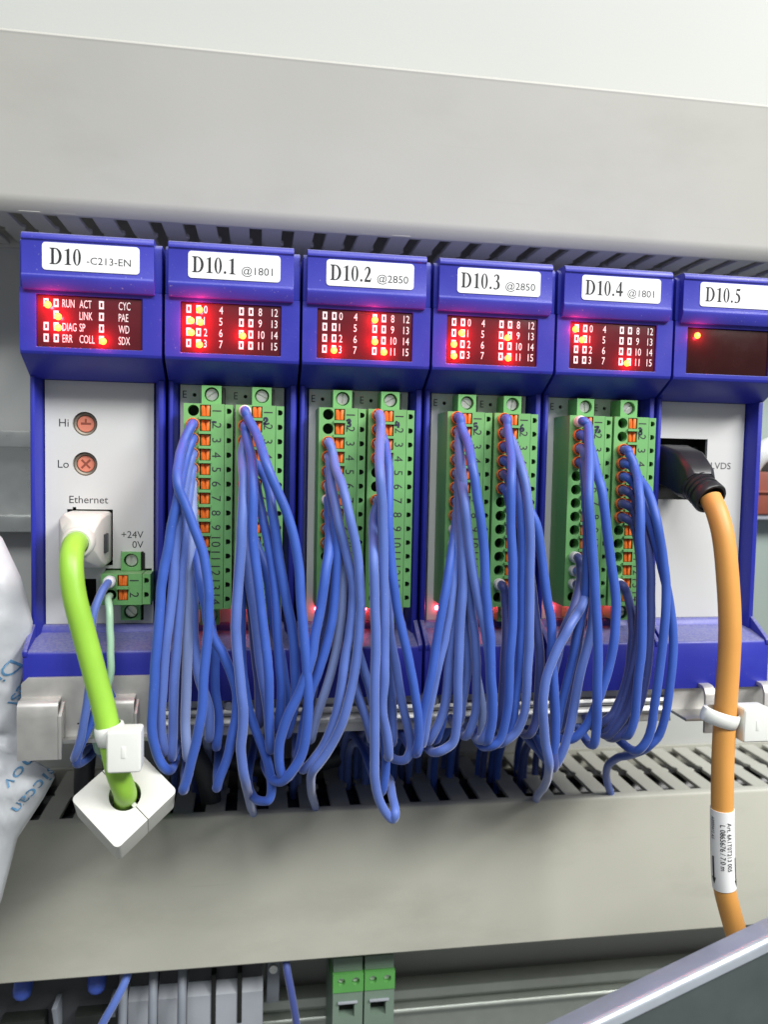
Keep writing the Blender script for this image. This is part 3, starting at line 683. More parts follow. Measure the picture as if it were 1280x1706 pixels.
# ------------------------------------------------------------------ blue wires
# (connector, hole, ferrule: o orange / w white, shade, path from the hole to the duct in mm)
WIRES = [
    (1, 2, 'o', 0, [(43.6,2.0,-38.4),(43.7,-1.4,-38.5),(41.8,-4.0,-43.1),(41.1,-9.4,-48.4),(41.6,-13.4,-53.7),(43.4,-13.5,-58.6),(45.3,-13.5,-64.4),(47.4,-13.5,-71.3),(48.6,-13.5,-77.9),(49.0,-13.5,-83.0),(48.7,-13.5,-91.9),(47.8,-13.5,-102.3),(47.2,-13.2,-111.9),(45.5,-11.7,-121.8),(43.5,-9.5,-130.3),(42.5,-8.5,-133.2),(42.3,-4.0,-134.8),(41.8,5.5,-133.8),(41.9,23.5,-133.3),(41.4,49.4,-143.0),(41.2,58.4,-154.0),(41.2,59.4,-176.0)]),
    (1, 3, 'o', 0, [(43.6,2.0,-42.3),(43.7,-1.4,-42.4),(42.3,-3.9,-47.4),(41.1,-11.6,-56.7),(39.2,-12.0,-66.3),(38.0,-12.0,-73.9),(37.1,-12.0,-81.4),(36.7,-12.0,-87.5),(35.7,-12.0,-98.6),(35.1,-11.6,-108.2),(34.7,-10.4,-116.1),(36.0,-8.5,-123.7),(38.1,-7.0,-128.0),(38.9,-2.5,-129.6),(39.1,7.0,-128.6),(37.5,25.0,-130.2),(37.2,50.2,-143.0),(37.2,59.2,-154.0),(37.2,60.2,-176.0)]),
    (1, 4, 'o', 1, [(43.6,2.0,-46.2),(43.7,-1.4,-46.4),(42.6,-3.6,-51.4),(41.8,-10.0,-60.4),(41.0,-10.5,-68.0),(40.2,-10.5,-80.1),(38.3,-10.5,-95.1),(37.2,-9.6,-106.8),(36.7,-7.4,-117.2),(37.4,-5.5,-123.6),(37.7,-1.0,-125.2),(36.9,8.5,-124.2),(34.8,26.5,-127.6),(34.0,53.6,-143.0),(33.6,62.6,-154.0),(33.6,63.6,-176.0)]),
    (1, 5, 'o', 1, [(43.6,2.0,-50.1),(43.7,-1.4,-50.2),(43.3,-2.9,-54.9),(42.7,-8.3,-63.6),(42.1,-9.0,-72.7),(41.5,-9.0,-82.2),(40.7,-9.0,-95.5),(40.1,-8.4,-107.2),(39.8,-6.5,-117.6),(39.3,-4.5,-125.3),(39.2,0.0,-126.9),(40.0,9.5,-125.9),(41.8,27.5,-128.6),(42.7,59.2,-143.0),(43.0,68.2,-154.0),(43.0,69.2,-176.0)]),
    (1, 6, 'o', 2, [(43.6,2.0,-54.0),(43.7,-1.4,-54.1),(43.9,-2.8,-59.3),(43.9,-6.7,-68.3),(43.7,-7.0,-77.6),(43.5,-7.0,-88.5),(43.1,-6.8,-104.0),(42.6,-5.4,-116.1),(42.9,-3.5,-125.8),(43.0,1.0,-127.4),(43.6,10.5,-126.4),(44.5,28.5,-128.9),(45.1,51.1,-143.0),(45.3,60.1,-154.0),(45.3,61.1,-176.0)]),
    (1, 7, 'o', 1, [(43.6,2.0,-57.9),(43.7,-1.4,-58.0),(44.2,-2.6,-63.2),(44.4,-6.0,-74.6),(44.6,-6.0,-86.7),(45.0,-6.0,-96.3),(46.1,-5.5,-104.4),(48.4,-4.5,-112.6),(48.6,-3.0,-121.0),(48.7,1.5,-122.6),(48.8,11.0,-121.6),(48.9,29.0,-126.0),(48.9,51.9,-143.0),(49.0,60.9,-154.0),(49.0,61.9,-176.0)]),
    (1, 8, 'o', 0, [(43.6,2.0,-61.8),(43.7,-1.4,-61.9),(44.8,-3.4,-67.1),(46.3,-9.4,-77.3),(47.7,-9.5,-85.0),(49.1,-9.5,-91.7),(52.2,-9.5,-97.2),(55.0,-9.5,-104.3),(55.8,-9.4,-109.7),(55.1,-8.7,-117.4),(53.5,-7.1,-125.7),(51.0,-4.8,-134.1),(50.9,-0.2,-135.7),(50.3,9.2,-134.7),(50.1,27.2,-133.9),(49.4,49.5,-143.0),(49.1,58.5,-154.0),(49.1,59.5,-176.0)]),
    (1, 9, 'o', 0, [(43.6,2.0,-65.8),(43.7,-1.4,-65.8),(45.4,-1.9,-69.6),(47.2,-3.5,-81.3),(48.8,-3.5,-90.9),(49.7,-3.5,-97.0),(50.1,-3.1,-109.0),(50.9,-2.4,-117.4),(50.3,-1.8,-123.8),(50.1,2.8,-125.4),(49.5,12.2,-124.4),(48.6,30.2,-127.7),(48.0,61.0,-143.0),(47.8,70.0,-154.0),(47.8,71.0,-176.0)]),
    (2, 1, 'w', 0, [(57.2,2.0,-34.5),(57.3,-1.4,-34.6),(57.9,-1.9,-36.2),(60.3,-5.3,-40.7),(63.0,-12.4,-48.2),(66.3,-13.0,-56.3),(69.1,-13.0,-64.2),(71.0,-13.0,-73.7),(71.9,-13.0,-83.0),(72.7,-13.0,-90.8),(73.4,-13.0,-97.2),(73.9,-13.0,-104.9),(74.0,-12.3,-114.9),(72.7,-10.5,-124.7),(68.3,-8.0,-131.8),(65.3,-3.5,-133.4),(63.4,6.0,-132.4),(65.3,24.0,-132.5),(65.9,59.3,-143.0),(66.2,68.3,-154.0),(66.2,69.3,-176.0)]),
    (2, 2, 'o', 0, [(57.2,2.0,-38.4),(57.3,-1.4,-38.5),(57.4,-1.8,-40.1),(58.9,-6.0,-46.4),(59.5,-10.7,-52.5),(59.6,-11.5,-64.4),(60.8,-11.5,-76.2),(62.3,-11.5,-87.8),(63.5,-11.5,-97.2),(64.1,-11.0,-103.3),(64.6,-8.7,-115.7),(64.9,-6.5,-123.5),(65.0,-2.0,-125.1),(65.6,7.5,-124.1),(66.7,25.5,-127.5),(67.3,50.7,-143.0),(67.6,59.7,-154.0),(67.6,60.7,-176.0)]),
    (2, 3, 'o', 1, [(57.2,2.0,-42.3),(57.3,-1.4,-42.4),(56.6,-3.0,-46.5),(57.2,-8.3,-52.6),(57.1,-12.0,-64.4),(56.4,-12.0,-74.2),(55.7,-12.0,-83.0),(55.5,-12.0,-90.0),(56.2,-12.0,-97.1),(57.2,-11.9,-106.6),(57.5,-11.1,-114.8),(57.1,-9.4,-123.1),(58.1,-7.0,-131.6),(58.8,4.0,-140.1),(59.7,22.0,-151.4),(60.8,41.0,-163.0),(61.0,42.5,-169.0),(61.2,43.0,-183.0)]),
    (2, 4, 'o', 0, [(57.2,2.0,-46.2),(57.3,-1.4,-46.4),(59.6,-2.2,-48.0),(63.0,-5.8,-52.6),(64.7,-10.0,-60.5),(66.6,-10.0,-72.4),(68.4,-10.0,-84.6),(69.9,-10.0,-92.9),(70.8,-9.6,-99.4),(71.4,-8.7,-105.7),(70.9,-7.1,-112.9),(69.4,-5.0,-120.1),(69.0,-0.5,-121.7),(69.0,9.0,-120.7),(70.1,27.0,-125.4),(70.4,58.2,-143.0),(70.5,67.2,-154.0),(70.5,68.2,-176.0)]),
    (2, 5, 'o', 0, [(57.2,2.0,-50.1),(57.3,-1.4,-50.2),(59.9,-2.4,-52.7),(61.5,-6.5,-59.9),(63.8,-8.5,-68.7),(65.3,-8.5,-79.0),(66.2,-8.5,-91.6),(67.0,-7.9,-101.3),(67.3,-6.8,-108.4),(66.7,-4.2,-119.2),(66.6,0.2,-120.8),(67.2,9.8,-119.8),(68.8,27.8,-124.9),(69.5,60.3,-143.0),(69.8,69.3,-154.0),(69.8,70.3,-176.0)]),
    (2, 6, 'o', 1, [(57.2,2.0,-54.0),(57.3,-1.4,-54.1),(57.4,-1.8,-56.0),(57.1,-5.4,-64.9),(58.6,-7.0,-76.1),(60.3,-7.0,-87.1),(61.6,-6.9,-97.5),(63.0,-6.2,-106.5),(63.9,-5.1,-113.3),(64.6,-3.5,-121.4),(64.8,1.0,-123.0),(64.1,10.5,-122.0),(62.1,28.5,-126.2),(61.3,56.5,-143.0),(61.0,65.5,-154.0),(61.0,66.5,-176.0)]),
    (2, 7, 'o', 0, [(57.2,2.0,-57.9),(57.3,-1.4,-58.0),(56.9,-1.8,-60.8),(56.9,-5.0,-76.3),(56.9,-5.0,-92.2),(57.5,-5.0,-103.5),(59.3,-5.0,-113.5),(62.4,-4.6,-123.1),(64.7,-3.8,-131.0),(65.5,-3.0,-137.2),(64.1,-2.5,-139.7),(61.1,2.0,-141.3),(58.9,11.5,-140.3),(60.1,29.5,-137.2),(60.4,55.1,-143.0),(60.6,64.1,-154.0),(60.6,65.1,-176.0)]),
    (3, 3, 'o', 1, [(79.6,2.0,-42.3),(79.7,-1.4,-42.4),(80.6,-2.6,-45.5),(81.3,-6.3,-49.9),(82.5,-10.9,-54.5),(84.0,-13.0,-60.4),(85.6,-13.0,-68.1),(86.8,-13.0,-76.1),(87.3,-13.0,-84.2),(87.1,-13.0,-91.6),(86.5,-13.0,-99.3),(84.8,-12.8,-109.2),(82.7,-11.7,-117.3),(79.0,-9.8,-124.6),(76.0,-8.0,-129.7),(76.2,2.0,-137.4),(78.1,22.0,-149.7),(80.7,41.0,-161.8),(80.9,42.5,-167.8),(81.1,43.0,-181.8)]),
    (3, 4, 'o', 1, [(79.6,2.0,-46.2),(79.7,-1.4,-46.4),(80.0,-3.2,-50.8),(80.5,-7.8,-56.4),(82.1,-11.5,-64.2),(84.1,-11.5,-72.2),(85.4,-11.5,-80.3),(85.3,-11.5,-88.1),(84.5,-11.5,-95.2),(83.3,-11.5,-103.6),(81.4,-10.7,-113.5),(78.3,-8.6,-123.4),(74.5,-6.5,-129.2),(73.5,-2.0,-130.8),(72.9,7.5,-129.8),(74.4,25.5,-130.9),(74.3,49.3,-143.0),(74.3,58.3,-154.0),(74.3,59.3,-176.0)]),
    (3, 5, 'o', 0, [(79.6,2.0,-50.1),(79.7,-1.4,-50.2),(80.1,-4.5,-57.1),(80.8,-9.2,-64.0),(81.3,-10.0,-71.0),(81.1,-10.0,-78.8),(80.1,-10.0,-88.3),(78.8,-10.0,-95.4),(77.1,-9.9,-101.8),(75.3,-9.3,-107.8),(73.6,-7.8,-116.3),(72.3,-5.0,-126.4),(72.1,-0.5,-128.0),(72.8,9.0,-127.0),(74.9,27.0,-129.2),(75.8,60.1,-143.0),(76.2,69.1,-154.0),(76.2,70.1,-176.0)]),
    (3, 6, 'o', 2, [(79.6,2.0,-54.0),(79.7,-1.4,-54.1),(80.9,-4.4,-61.9),(82.3,-7.9,-69.6),(83.0,-8.0,-77.5),(82.8,-8.0,-85.5),(82.0,-8.0,-93.5),(80.9,-7.8,-100.8),(79.0,-6.9,-108.6),(77.0,-5.3,-117.3),(75.9,-4.0,-122.3),(75.5,0.5,-123.9),(75.3,10.0,-122.9),(76.2,28.0,-126.8),(76.3,52.2,-143.0),(76.3,61.2,-154.0),(76.3,62.2,-176.0)]),
    (3, 7, 'w', 0, [(79.6,2.0,-57.9),(79.7,-1.4,-58.0),(79.7,-3.6,-62.8),(79.4,-9.1,-68.5),(78.3,-12.5,-76.1),(77.2,-12.5,-85.5),(75.9,-12.5,-92.2),(74.6,-12.5,-98.4),(72.4,-12.4,-106.1),(68.6,-11.4,-115.0),(67.2,-9.8,-122.5),(68.0,-7.5,-130.8),(70.2,-3.0,-132.4),(73.1,6.5,-131.4),(75.4,24.5,-131.9),(76.3,56.0,-143.0),(76.6,65.0,-154.0),(76.6,66.0,-176.0)]),
    (3, 8, 'o', 1, [(79.6,2.0,-61.8),(79.7,-1.4,-61.9),(81.8,-2.0,-65.3),(84.1,-5.0,-78.0),(86.5,-5.0,-91.0),(88.3,-4.9,-99.2),(91.0,-4.5,-107.6),(93.2,-3.6,-116.1),(95.7,-2.5,-123.5),(96.4,2.0,-125.1),(97.5,11.5,-124.1),(98.0,29.5,-127.5),(98.8,59.9,-143.0),(99.1,68.9,-154.0),(99.1,69.9,-176.0)]),
    (3, 9, 'o', 1, [(79.6,2.0,-65.8),(79.7,-1.4,-65.8),(81.6,-1.9,-70.2),(83.9,-3.5,-84.7),(85.5,-3.5,-97.9),(87.5,-3.1,-108.0),(90.6,-2.4,-116.9),(92.5,-1.8,-123.0),(93.1,2.8,-124.6),(93.4,12.2,-123.6),(92.5,30.2,-127.2),(92.5,53.8,-143.0),(92.6,62.8,-154.0),(92.6,63.8,-176.0)]),
    (4, 1, 'o', 1, [(93.2,2.0,-34.5),(93.3,-1.4,-34.6),(93.4,-3.0,-38.4),(92.7,-7.5,-43.4),(91.5,-13.6,-50.4),(91.9,-14.0,-57.5),(92.8,-14.0,-68.0),(93.4,-14.0,-80.0),(93.7,-14.0,-91.5),(93.9,-13.8,-103.2),(94.0,-12.3,-113.4),(95.6,-10.4,-121.6),(96.2,-9.0,-126.2),(96.5,-4.5,-127.8),(96.8,5.0,-126.8),(96.8,23.0,-129.1),(97.0,54.0,-143.0),(97.1,63.0,-154.0),(97.1,64.0,-176.0)]),
    (4, 2, 'o', 0, [(93.2,2.0,-38.4),(93.3,-1.4,-38.5),(94.6,-3.1,-42.4),(94.8,-8.7,-48.8),(94.4,-12.5,-60.0),(95.4,-12.5,-74.1),(96.7,-12.5,-83.2),(98.4,-12.5,-90.4),(101.1,-12.3,-101.7),(103.4,-11.0,-112.2),(104.4,-9.2,-119.8),(104.3,-7.5,-125.7),(104.2,-3.0,-127.3),(103.5,6.5,-126.3),(102.2,24.5,-128.8),(101.5,52.3,-143.0),(101.3,61.3,-154.0),(101.3,62.3,-176.0)]),
    (4, 3, 'o', 1, [(93.2,2.0,-42.3),(93.3,-1.4,-42.4),(94.5,-2.2,-45.7),(94.5,-8.0,-60.0),(95.0,-8.0,-74.4),(95.7,-8.0,-87.3),(96.7,-8.0,-95.4),(98.0,-8.0,-101.6),(99.8,-7.4,-111.2),(101.9,-6.1,-119.8),(102.9,-4.8,-126.0),(102.0,-4.0,-129.1),(99.4,0.5,-130.7),(97.8,10.0,-129.7),(98.9,28.0,-130.9),(99.5,48.6,-143.0),(99.7,57.6,-154.0),(99.7,58.6,-176.0)]),
    (4, 4, 'o', 0, [(93.2,2.0,-46.2),(93.3,-1.4,-46.4),(94.0,-1.9,-48.9),(93.3,-6.0,-64.9),(93.3,-6.0,-81.1),(93.3,-6.0,-97.4),(93.7,-6.0,-108.9),(94.6,-5.7,-117.3),(96.0,-5.0,-125.1),(96.4,-4.0,-132.8),(95.6,-3.0,-138.2),(95.8,1.5,-139.8),(95.1,11.0,-138.8),(93.9,29.0,-136.3),(93.0,56.8,-143.0),(92.6,65.8,-154.0),(92.6,66.8,-176.0)]),
    (4, 7, 'o', 1, [(93.2,2.0,-57.9),(93.3,-1.4,-58.0),(91.7,-3.7,-62.2),(90.6,-14.3,-71.8),(90.9,-15.0,-82.8),(91.0,-15.0,-90.6),(91.1,-15.0,-100.0),(91.3,-15.0,-110.6),(91.6,-14.6,-122.5),(92.5,-12.8,-133.5),(94.7,-11.2,-139.8),(97.2,-10.0,-143.3),(98.0,-11.0,-141.3),(98.5,-6.0,-140.0),(98.8,2.0,-139.4),(100.2,14.0,-141.5),(95.0,40.0,-140.0),(94.0,60.0,-152.0),(94.0,62.0,-176.0)]),
    (4, 8, 'o', 1, [(93.2,2.0,-61.8),(93.3,-1.4,-61.9),(95.0,-1.9,-65.3),(96.0,-4.0,-81.4),(96.9,-4.0,-96.3),(97.5,-3.7,-106.0),(98.4,-2.7,-118.8),(98.5,-2.0,-124.8),(98.6,2.5,-126.4),(98.7,12.0,-125.4),(98.8,30.0,-128.3),(98.8,54.6,-143.0),(98.8,63.6,-154.0),(98.8,64.6,-176.0)]),
    (5, 1, 'o', 0, [(115.6,2.0,-34.5),(115.7,-1.4,-34.6),(115.9,-2.1,-37.0),(116.7,-5.3,-41.1),(116.7,-11.9,-48.1),(118.0,-13.5,-57.6),(119.4,-13.5,-67.9),(120.9,-13.5,-80.2),(121.8,-13.5,-88.1),(122.7,-13.5,-96.2),(123.5,-12.7,-104.5),(124.2,-11.3,-112.3),(124.4,-10.0,-117.9),(123.8,-8.5,-122.7),(123.6,-4.0,-124.3),(123.1,5.5,-123.3),(122.9,23.5,-127.0),(122.6,62.0,-143.0),(122.4,71.0,-154.0),(122.4,72.0,-176.0)]),
    (5, 2, 'o', 1, [(115.6,2.0,-38.4),(115.7,-1.4,-38.5),(115.3,-2.0,-41.1),(115.3,-7.7,-51.7),(115.8,-9.0,-64.5),(116.8,-9.0,-77.5),(118.1,-9.0,-87.3),(119.3,-9.0,-94.7),(120.4,-8.2,-105.3),(120.9,-6.2,-116.1),(119.5,-4.5,-122.6),(119.1,0.0,-124.2),(118.2,9.5,-123.2),(117.6,27.5,-127.0),(117.0,53.8,-143.0),(116.8,62.8,-154.0),(116.8,63.8,-176.0)]),
    (5, 3, 'o', 1, [(115.6,2.0,-42.3),(115.7,-1.4,-42.4),(115.4,-2.4,-45.5),(115.1,-5.6,-50.1),(115.0,-11.6,-57.8),(116.4,-12.0,-68.1),(118.7,-12.0,-80.4),(120.6,-12.0,-88.8),(122.2,-11.9,-96.5),(123.5,-11.2,-104.9),(124.4,-10.0,-111.9),(124.5,-8.6,-117.7),(123.1,-7.0,-122.9),(122.6,-2.5,-124.5),(121.7,7.0,-123.5),(121.3,25.0,-127.1),(120.7,56.9,-143.0),(120.5,65.9,-154.0),(120.5,66.9,-176.0)]),
    (5, 4, 'o', 1, [(115.6,2.0,-46.2),(115.7,-1.4,-46.4),(115.6,-2.6,-50.1),(114.7,-9.2,-59.7),(114.8,-10.5,-70.8),(115.2,-10.5,-80.5),(114.7,-10.5,-92.5),(114.5,-10.3,-104.6),(114.9,-8.4,-117.4),(114.3,-6.9,-123.6),(111.1,-5.5,-126.5),(109.7,-1.0,-128.1),(108.6,8.5,-127.1),(109.8,26.5,-129.3),(109.3,53.0,-143.0),(109.1,62.0,-154.0),(109.1,63.0,-176.0)]),
    (5, 5, 'o', 1, [(115.6,2.0,-50.1),(115.7,-1.4,-50.2),(115.5,-2.1,-53.5),(114.9,-7.4,-64.6),(115.2,-8.0,-76.0),(114.5,-8.0,-86.9),(113.1,-8.0,-97.0),(112.3,-7.1,-109.4),(110.9,-5.5,-118.3),(108.7,-4.0,-124.1),(108.0,0.5,-125.7),(108.1,10.0,-124.7),(110.1,28.0,-127.9),(110.6,52.5,-143.0),(110.8,61.5,-154.0),(110.8,62.5,-176.0)]),
    (5, 6, 'o', 1, [(115.6,2.0,-54.0),(115.7,-1.4,-54.1),(115.4,-2.4,-57.6),(114.2,-7.7,-66.2),(113.1,-9.5,-77.4),(112.0,-9.5,-87.1),(110.7,-9.5,-94.3),(109.1,-9.3,-101.5),(107.2,-7.3,-114.7),(106.3,-4.8,-124.4),(106.1,-0.2,-126.0),(106.1,9.2,-125.0),(106.7,27.2,-128.1),(106.8,60.7,-143.0),(106.8,69.7,-154.0),(106.8,70.7,-176.0)]),
    (5, 7, 'o', 0, [(115.6,2.0,-57.9),(115.7,-1.4,-58.0),(115.3,-2.3,-60.9),(112.7,-8.2,-68.5),(110.0,-11.5,-80.5),(108.2,-11.5,-92.2),(106.8,-11.2,-104.2),(105.5,-9.8,-113.9),(105.3,-7.6,-122.9),(104.8,-6.5,-126.4),(104.5,-2.0,-128.0),(103.6,7.5,-127.0),(102.4,25.5,-129.3),(101.6,48.9,-143.0),(101.3,57.9,-154.0),(101.3,58.9,-176.0)]),
    (5, 8, 'o', 1, [(115.6,2.0,-61.8),(115.7,-1.4,-61.9),(116.2,-2.0,-65.1),(116.5,-5.9,-77.9),(117.3,-6.0,-89.5),(117.9,-5.8,-97.9),(118.3,-5.1,-106.1),(117.7,-4.3,-112.6),(117.2,-3.0,-119.8),(117.1,1.5,-121.4),(116.4,11.0,-120.4),(115.6,29.0,-125.3),(115.0,58.7,-143.0),(114.8,67.7,-154.0),(114.8,68.7,-176.0)]),
    (5, 9, 'w', 2, [(115.6,2.0,-65.8),(115.7,-1.4,-65.8),(116.0,-1.8,-68.4),(117.0,-4.4,-81.5),(119.4,-4.5,-94.8),(121.7,-4.1,-106.8),(123.6,-3.2,-116.5),(123.6,-2.2,-123.7),(123.6,2.2,-125.3),(123.8,11.8,-124.3),(124.3,29.8,-127.6),(124.5,51.3,-143.0),(124.6,60.3,-154.0),(124.6,61.3,-176.0)]),
    (5, 10, 'w', 0, [(115.6,2.0,-69.7),(115.7,-1.4,-69.8),(115.7,-1.6,-71.0),(115.1,-2.8,-83.4),(114.6,-3.0,-95.1),(114.0,-2.8,-107.0),(112.7,-2.1,-118.2),(111.3,-1.5,-124.4),(110.8,3.0,-126.0),(110.3,12.5,-125.0),(110.3,30.5,-128.0),(109.9,50.5,-143.0),(109.8,59.5,-154.0),(109.8,60.5,-176.0)]),
    (6, 1, 'o', 0, [(129.2,2.0,-34.5),(129.3,-1.4,-34.6),(129.1,-2.1,-36.9),(128.8,-6.1,-42.5),(127.3,-12.8,-51.4),(127.6,-13.0,-63.8),(128.3,-13.0,-76.1),(128.4,-13.0,-86.6),(128.2,-13.0,-95.6),(128.3,-12.6,-104.3),(128.4,-11.1,-114.2),(127.4,-9.0,-122.3),(125.4,-8.0,-124.6),(124.2,-3.5,-126.2),(123.4,6.0,-125.2),(125.2,24.0,-128.2),(125.1,48.6,-143.0),(125.0,57.6,-154.0),(125.0,58.6,-176.0)]),
    (6, 2, 'o', 1, [(129.2,2.0,-38.4),(129.3,-1.4,-38.5),(130.8,-2.5,-41.5),(131.6,-9.5,-50.5),(133.0,-11.5,-62.2),(133.6,-11.5,-76.3),(133.9,-11.5,-90.2),(133.7,-11.3,-101.8),(134.1,-9.5,-114.8),(132.7,-8.0,-120.7),(129.6,-6.5,-124.1),(128.4,-2.0,-125.7),(128.2,7.5,-124.7),(130.8,25.5,-127.9),(131.2,60.5,-143.0),(131.4,69.5,-154.0),(131.4,70.5,-176.0)]),
    (6, 3, 'o', 0, [(129.2,2.0,-42.3),(129.3,-1.4,-42.4),(130.7,-2.1,-44.9),(130.8,-8.8,-55.6),(131.5,-10.0,-68.2),(131.9,-10.0,-80.6),(132.1,-10.0,-92.8),(132.1,-9.4,-105.3),(131.9,-8.5,-111.7),(131.3,-6.5,-120.3),(129.4,-5.0,-124.8),(128.7,-0.5,-126.4),(129.3,9.0,-125.4),(132.2,27.0,-128.3),(133.1,58.3,-143.0),(133.4,67.3,-154.0),(133.4,68.3,-176.0)]),
    (6, 4, 'o', 0, [(129.2,2.0,-46.2),(129.3,-1.4,-46.4),(131.4,-2.6,-49.9),(133.2,-7.1,-57.1),(135.5,-9.0,-63.5),(137.8,-9.0,-72.6),(140.1,-9.0,-84.2),(141.1,-9.0,-91.7),(141.5,-9.0,-100.5),(142.8,-8.4,-109.8),(144.2,-6.5,-121.0),(144.3,-4.5,-129.4),(144.3,0.0,-131.0),(145.2,9.5,-130.0),(147.0,27.5,-131.0),(147.9,48.3,-143.0),(148.3,57.3,-154.0),(148.3,58.3,-176.0)]),
    (6, 5, 'o', 3, [(129.2,2.0,-50.1),(129.3,-1.4,-50.2),(131.5,-3.0,-56.5),(133.6,-6.0,-67.9),(136.0,-6.0,-79.6),(137.6,-6.0,-89.7),(139.0,-5.9,-99.1),(139.3,-5.0,-110.7),(139.2,-3.7,-119.7),(138.0,-3.0,-123.4),(137.4,1.5,-125.0),(136.6,11.0,-124.0),(136.7,29.0,-127.4),(136.3,61.5,-143.0),(136.1,70.5,-154.0),(136.1,71.5,-176.0)]),
    (6, 13, 'w', 3, [(129.2,2.0,-81.3),(129.3,-1.4,-81.4),(129.9,-1.7,-83.6),(130.1,-2.9,-90.8),(129.7,-3.7,-102.0),(129.7,-3.0,-111.6),(129.2,-2.0,-120.5),(129.1,2.5,-122.1),(129.6,12.0,-121.1),(130.9,30.0,-125.7),(131.4,53.7,-143.0),(131.6,62.7,-154.0),(131.6,63.7,-176.0)]),
    (7, 1, 'w', 0, [(151.7,2.0,-34.5),(151.7,-1.4,-34.6),(152.7,-1.8,-35.6),(151.4,-6.9,-42.6),(148.7,-14.0,-55.1),(149.7,-14.0,-67.7),(151.1,-14.0,-79.3),(152.2,-14.0,-88.3),(152.7,-14.0,-97.4),(153.2,-13.2,-106.7),(154.6,-11.3,-116.6),(155.1,-9.0,-125.0),(155.2,-4.5,-126.6),(156.1,5.0,-125.6),(157.8,23.0,-128.4),(158.6,56.7,-143.0),(159.0,65.7,-154.0),(159.0,66.7,-176.0)]),
    (7, 2, 'o', 0, [(151.7,2.0,-38.4),(151.7,-1.4,-38.5),(153.3,-2.7,-41.9),(153.3,-6.4,-46.9),(153.0,-11.0,-53.4),(154.9,-11.5,-63.7),(157.1,-11.5,-75.5),(158.2,-11.5,-85.7),(158.0,-11.5,-96.2),(156.4,-10.8,-106.8),(153.8,-8.8,-117.3),(149.9,-6.5,-123.8),(146.9,-2.0,-125.4),(145.0,7.5,-124.4),(146.8,25.5,-127.7),(147.4,52.1,-143.0),(147.7,61.1,-154.0),(147.7,62.1,-176.0)]),
    (7, 3, 'o', 1, [(151.7,2.0,-42.3),(151.7,-1.4,-42.4),(152.2,-2.3,-46.1),(151.6,-7.9,-59.3),(153.2,-8.0,-72.7),(153.8,-8.0,-84.4),(153.2,-8.0,-92.9),(150.5,-8.0,-104.9),(148.4,-6.4,-121.2),(146.2,-4.0,-132.1),(145.8,0.5,-133.7),(144.9,10.0,-132.7),(144.3,28.0,-132.6),(143.7,54.2,-143.0),(143.4,63.2,-154.0),(143.4,64.2,-176.0)]),
    (7, 4, 'o', 0, [(151.7,2.0,-46.2),(151.7,-1.4,-46.4),(152.1,-1.9,-49.5),(151.6,-5.9,-62.8),(152.1,-6.0,-78.0),(151.7,-6.0,-86.5),(150.2,-6.0,-93.2),(148.2,-5.6,-105.4),(146.4,-4.4,-116.5),(145.6,-3.0,-124.4),(145.4,1.5,-126.0),(144.5,11.0,-125.0),(143.4,29.0,-128.0),(142.6,53.3,-143.0),(142.4,62.3,-154.0),(142.4,63.3,-176.0)]),
    (7, 11, 'w', 3, [(151.7,2.0,-73.5),(151.7,-1.4,-73.6),(152.0,-1.9,-76.0),(151.0,-3.9,-80.8),(147.3,-7.5,-87.8),(144.6,-8.0,-93.6),(143.5,-8.0,-99.5),(142.6,-8.0,-105.4),(143.6,-7.2,-115.5),(144.6,-5.3,-127.0),(145.3,-4.0,-132.7),(145.5,0.5,-134.3),(146.6,10.0,-133.3),(148.1,28.0,-133.0),(149.0,52.6,-143.0),(149.3,61.6,-154.0),(149.3,62.6,-176.0)]),
    (7, 12, 'w', 1, [(151.7,2.0,-77.4),(151.7,-1.4,-77.5),(153.5,-3.1,-81.0),(150.4,-7.9,-85.8),(144.9,-12.7,-90.6),(142.2,-13.0,-95.0),(139.1,-12.9,-103.3),(138.1,-12.3,-111.2),(139.7,-10.2,-122.3),(142.4,-8.0,-130.4),(145.5,0.0,-137.1),(149.6,14.0,-145.9),(153.2,28.0,-154.6),(156.8,40.0,-162.1),(157.0,41.5,-168.1),(157.2,42.0,-182.1)]),
    (7, 13, 'w', 3, [(151.7,2.0,-81.3),(151.7,-1.4,-81.4),(153.1,-1.9,-85.5),(152.1,-3.1,-92.1),(150.8,-3.8,-100.6),(149.3,-3.2,-111.2),(147.7,-2.0,-122.0),(147.4,2.5,-123.6),(146.3,12.0,-122.6),(144.9,30.0,-126.6),(144.0,50.4,-143.0),(143.7,59.4,-154.0),(143.7,60.4,-176.0)]),
    (8, 3, 'o', 0, [(165.2,2.0,-42.3),(165.3,-1.4,-42.4),(165.5,-1.7,-43.4),(166.6,-4.0,-47.5),(164.9,-10.8,-55.1),(164.1,-13.0,-63.5),(164.9,-13.0,-73.7),(165.6,-13.0,-85.3),(166.1,-12.9,-96.0),(166.0,-11.8,-106.7),(166.4,-10.1,-115.2),(165.9,-8.0,-122.6),(165.8,-3.5,-124.2),(166.3,6.0,-123.2),(167.6,24.0,-127.0),(168.2,53.1,-143.0),(168.4,62.1,-154.0),(168.4,63.1,-176.0)]),
    (8, 4, 'o', 0, [(165.2,2.0,-46.2),(165.3,-1.4,-46.4),(166.2,-1.7,-46.7),(167.8,-4.0,-50.9),(168.6,-7.3,-54.1),(169.3,-12.0,-61.9),(171.5,-12.0,-72.2),(172.6,-12.0,-80.5),(172.3,-12.0,-94.0),(171.5,-11.2,-109.8),(171.6,-8.6,-122.6),(169.5,-7.0,-127.5),(168.8,-2.5,-129.1),(168.0,7.0,-128.1),(168.3,25.0,-129.9),(167.8,49.4,-143.0),(167.7,58.4,-154.0),(167.7,59.4,-176.0)]),
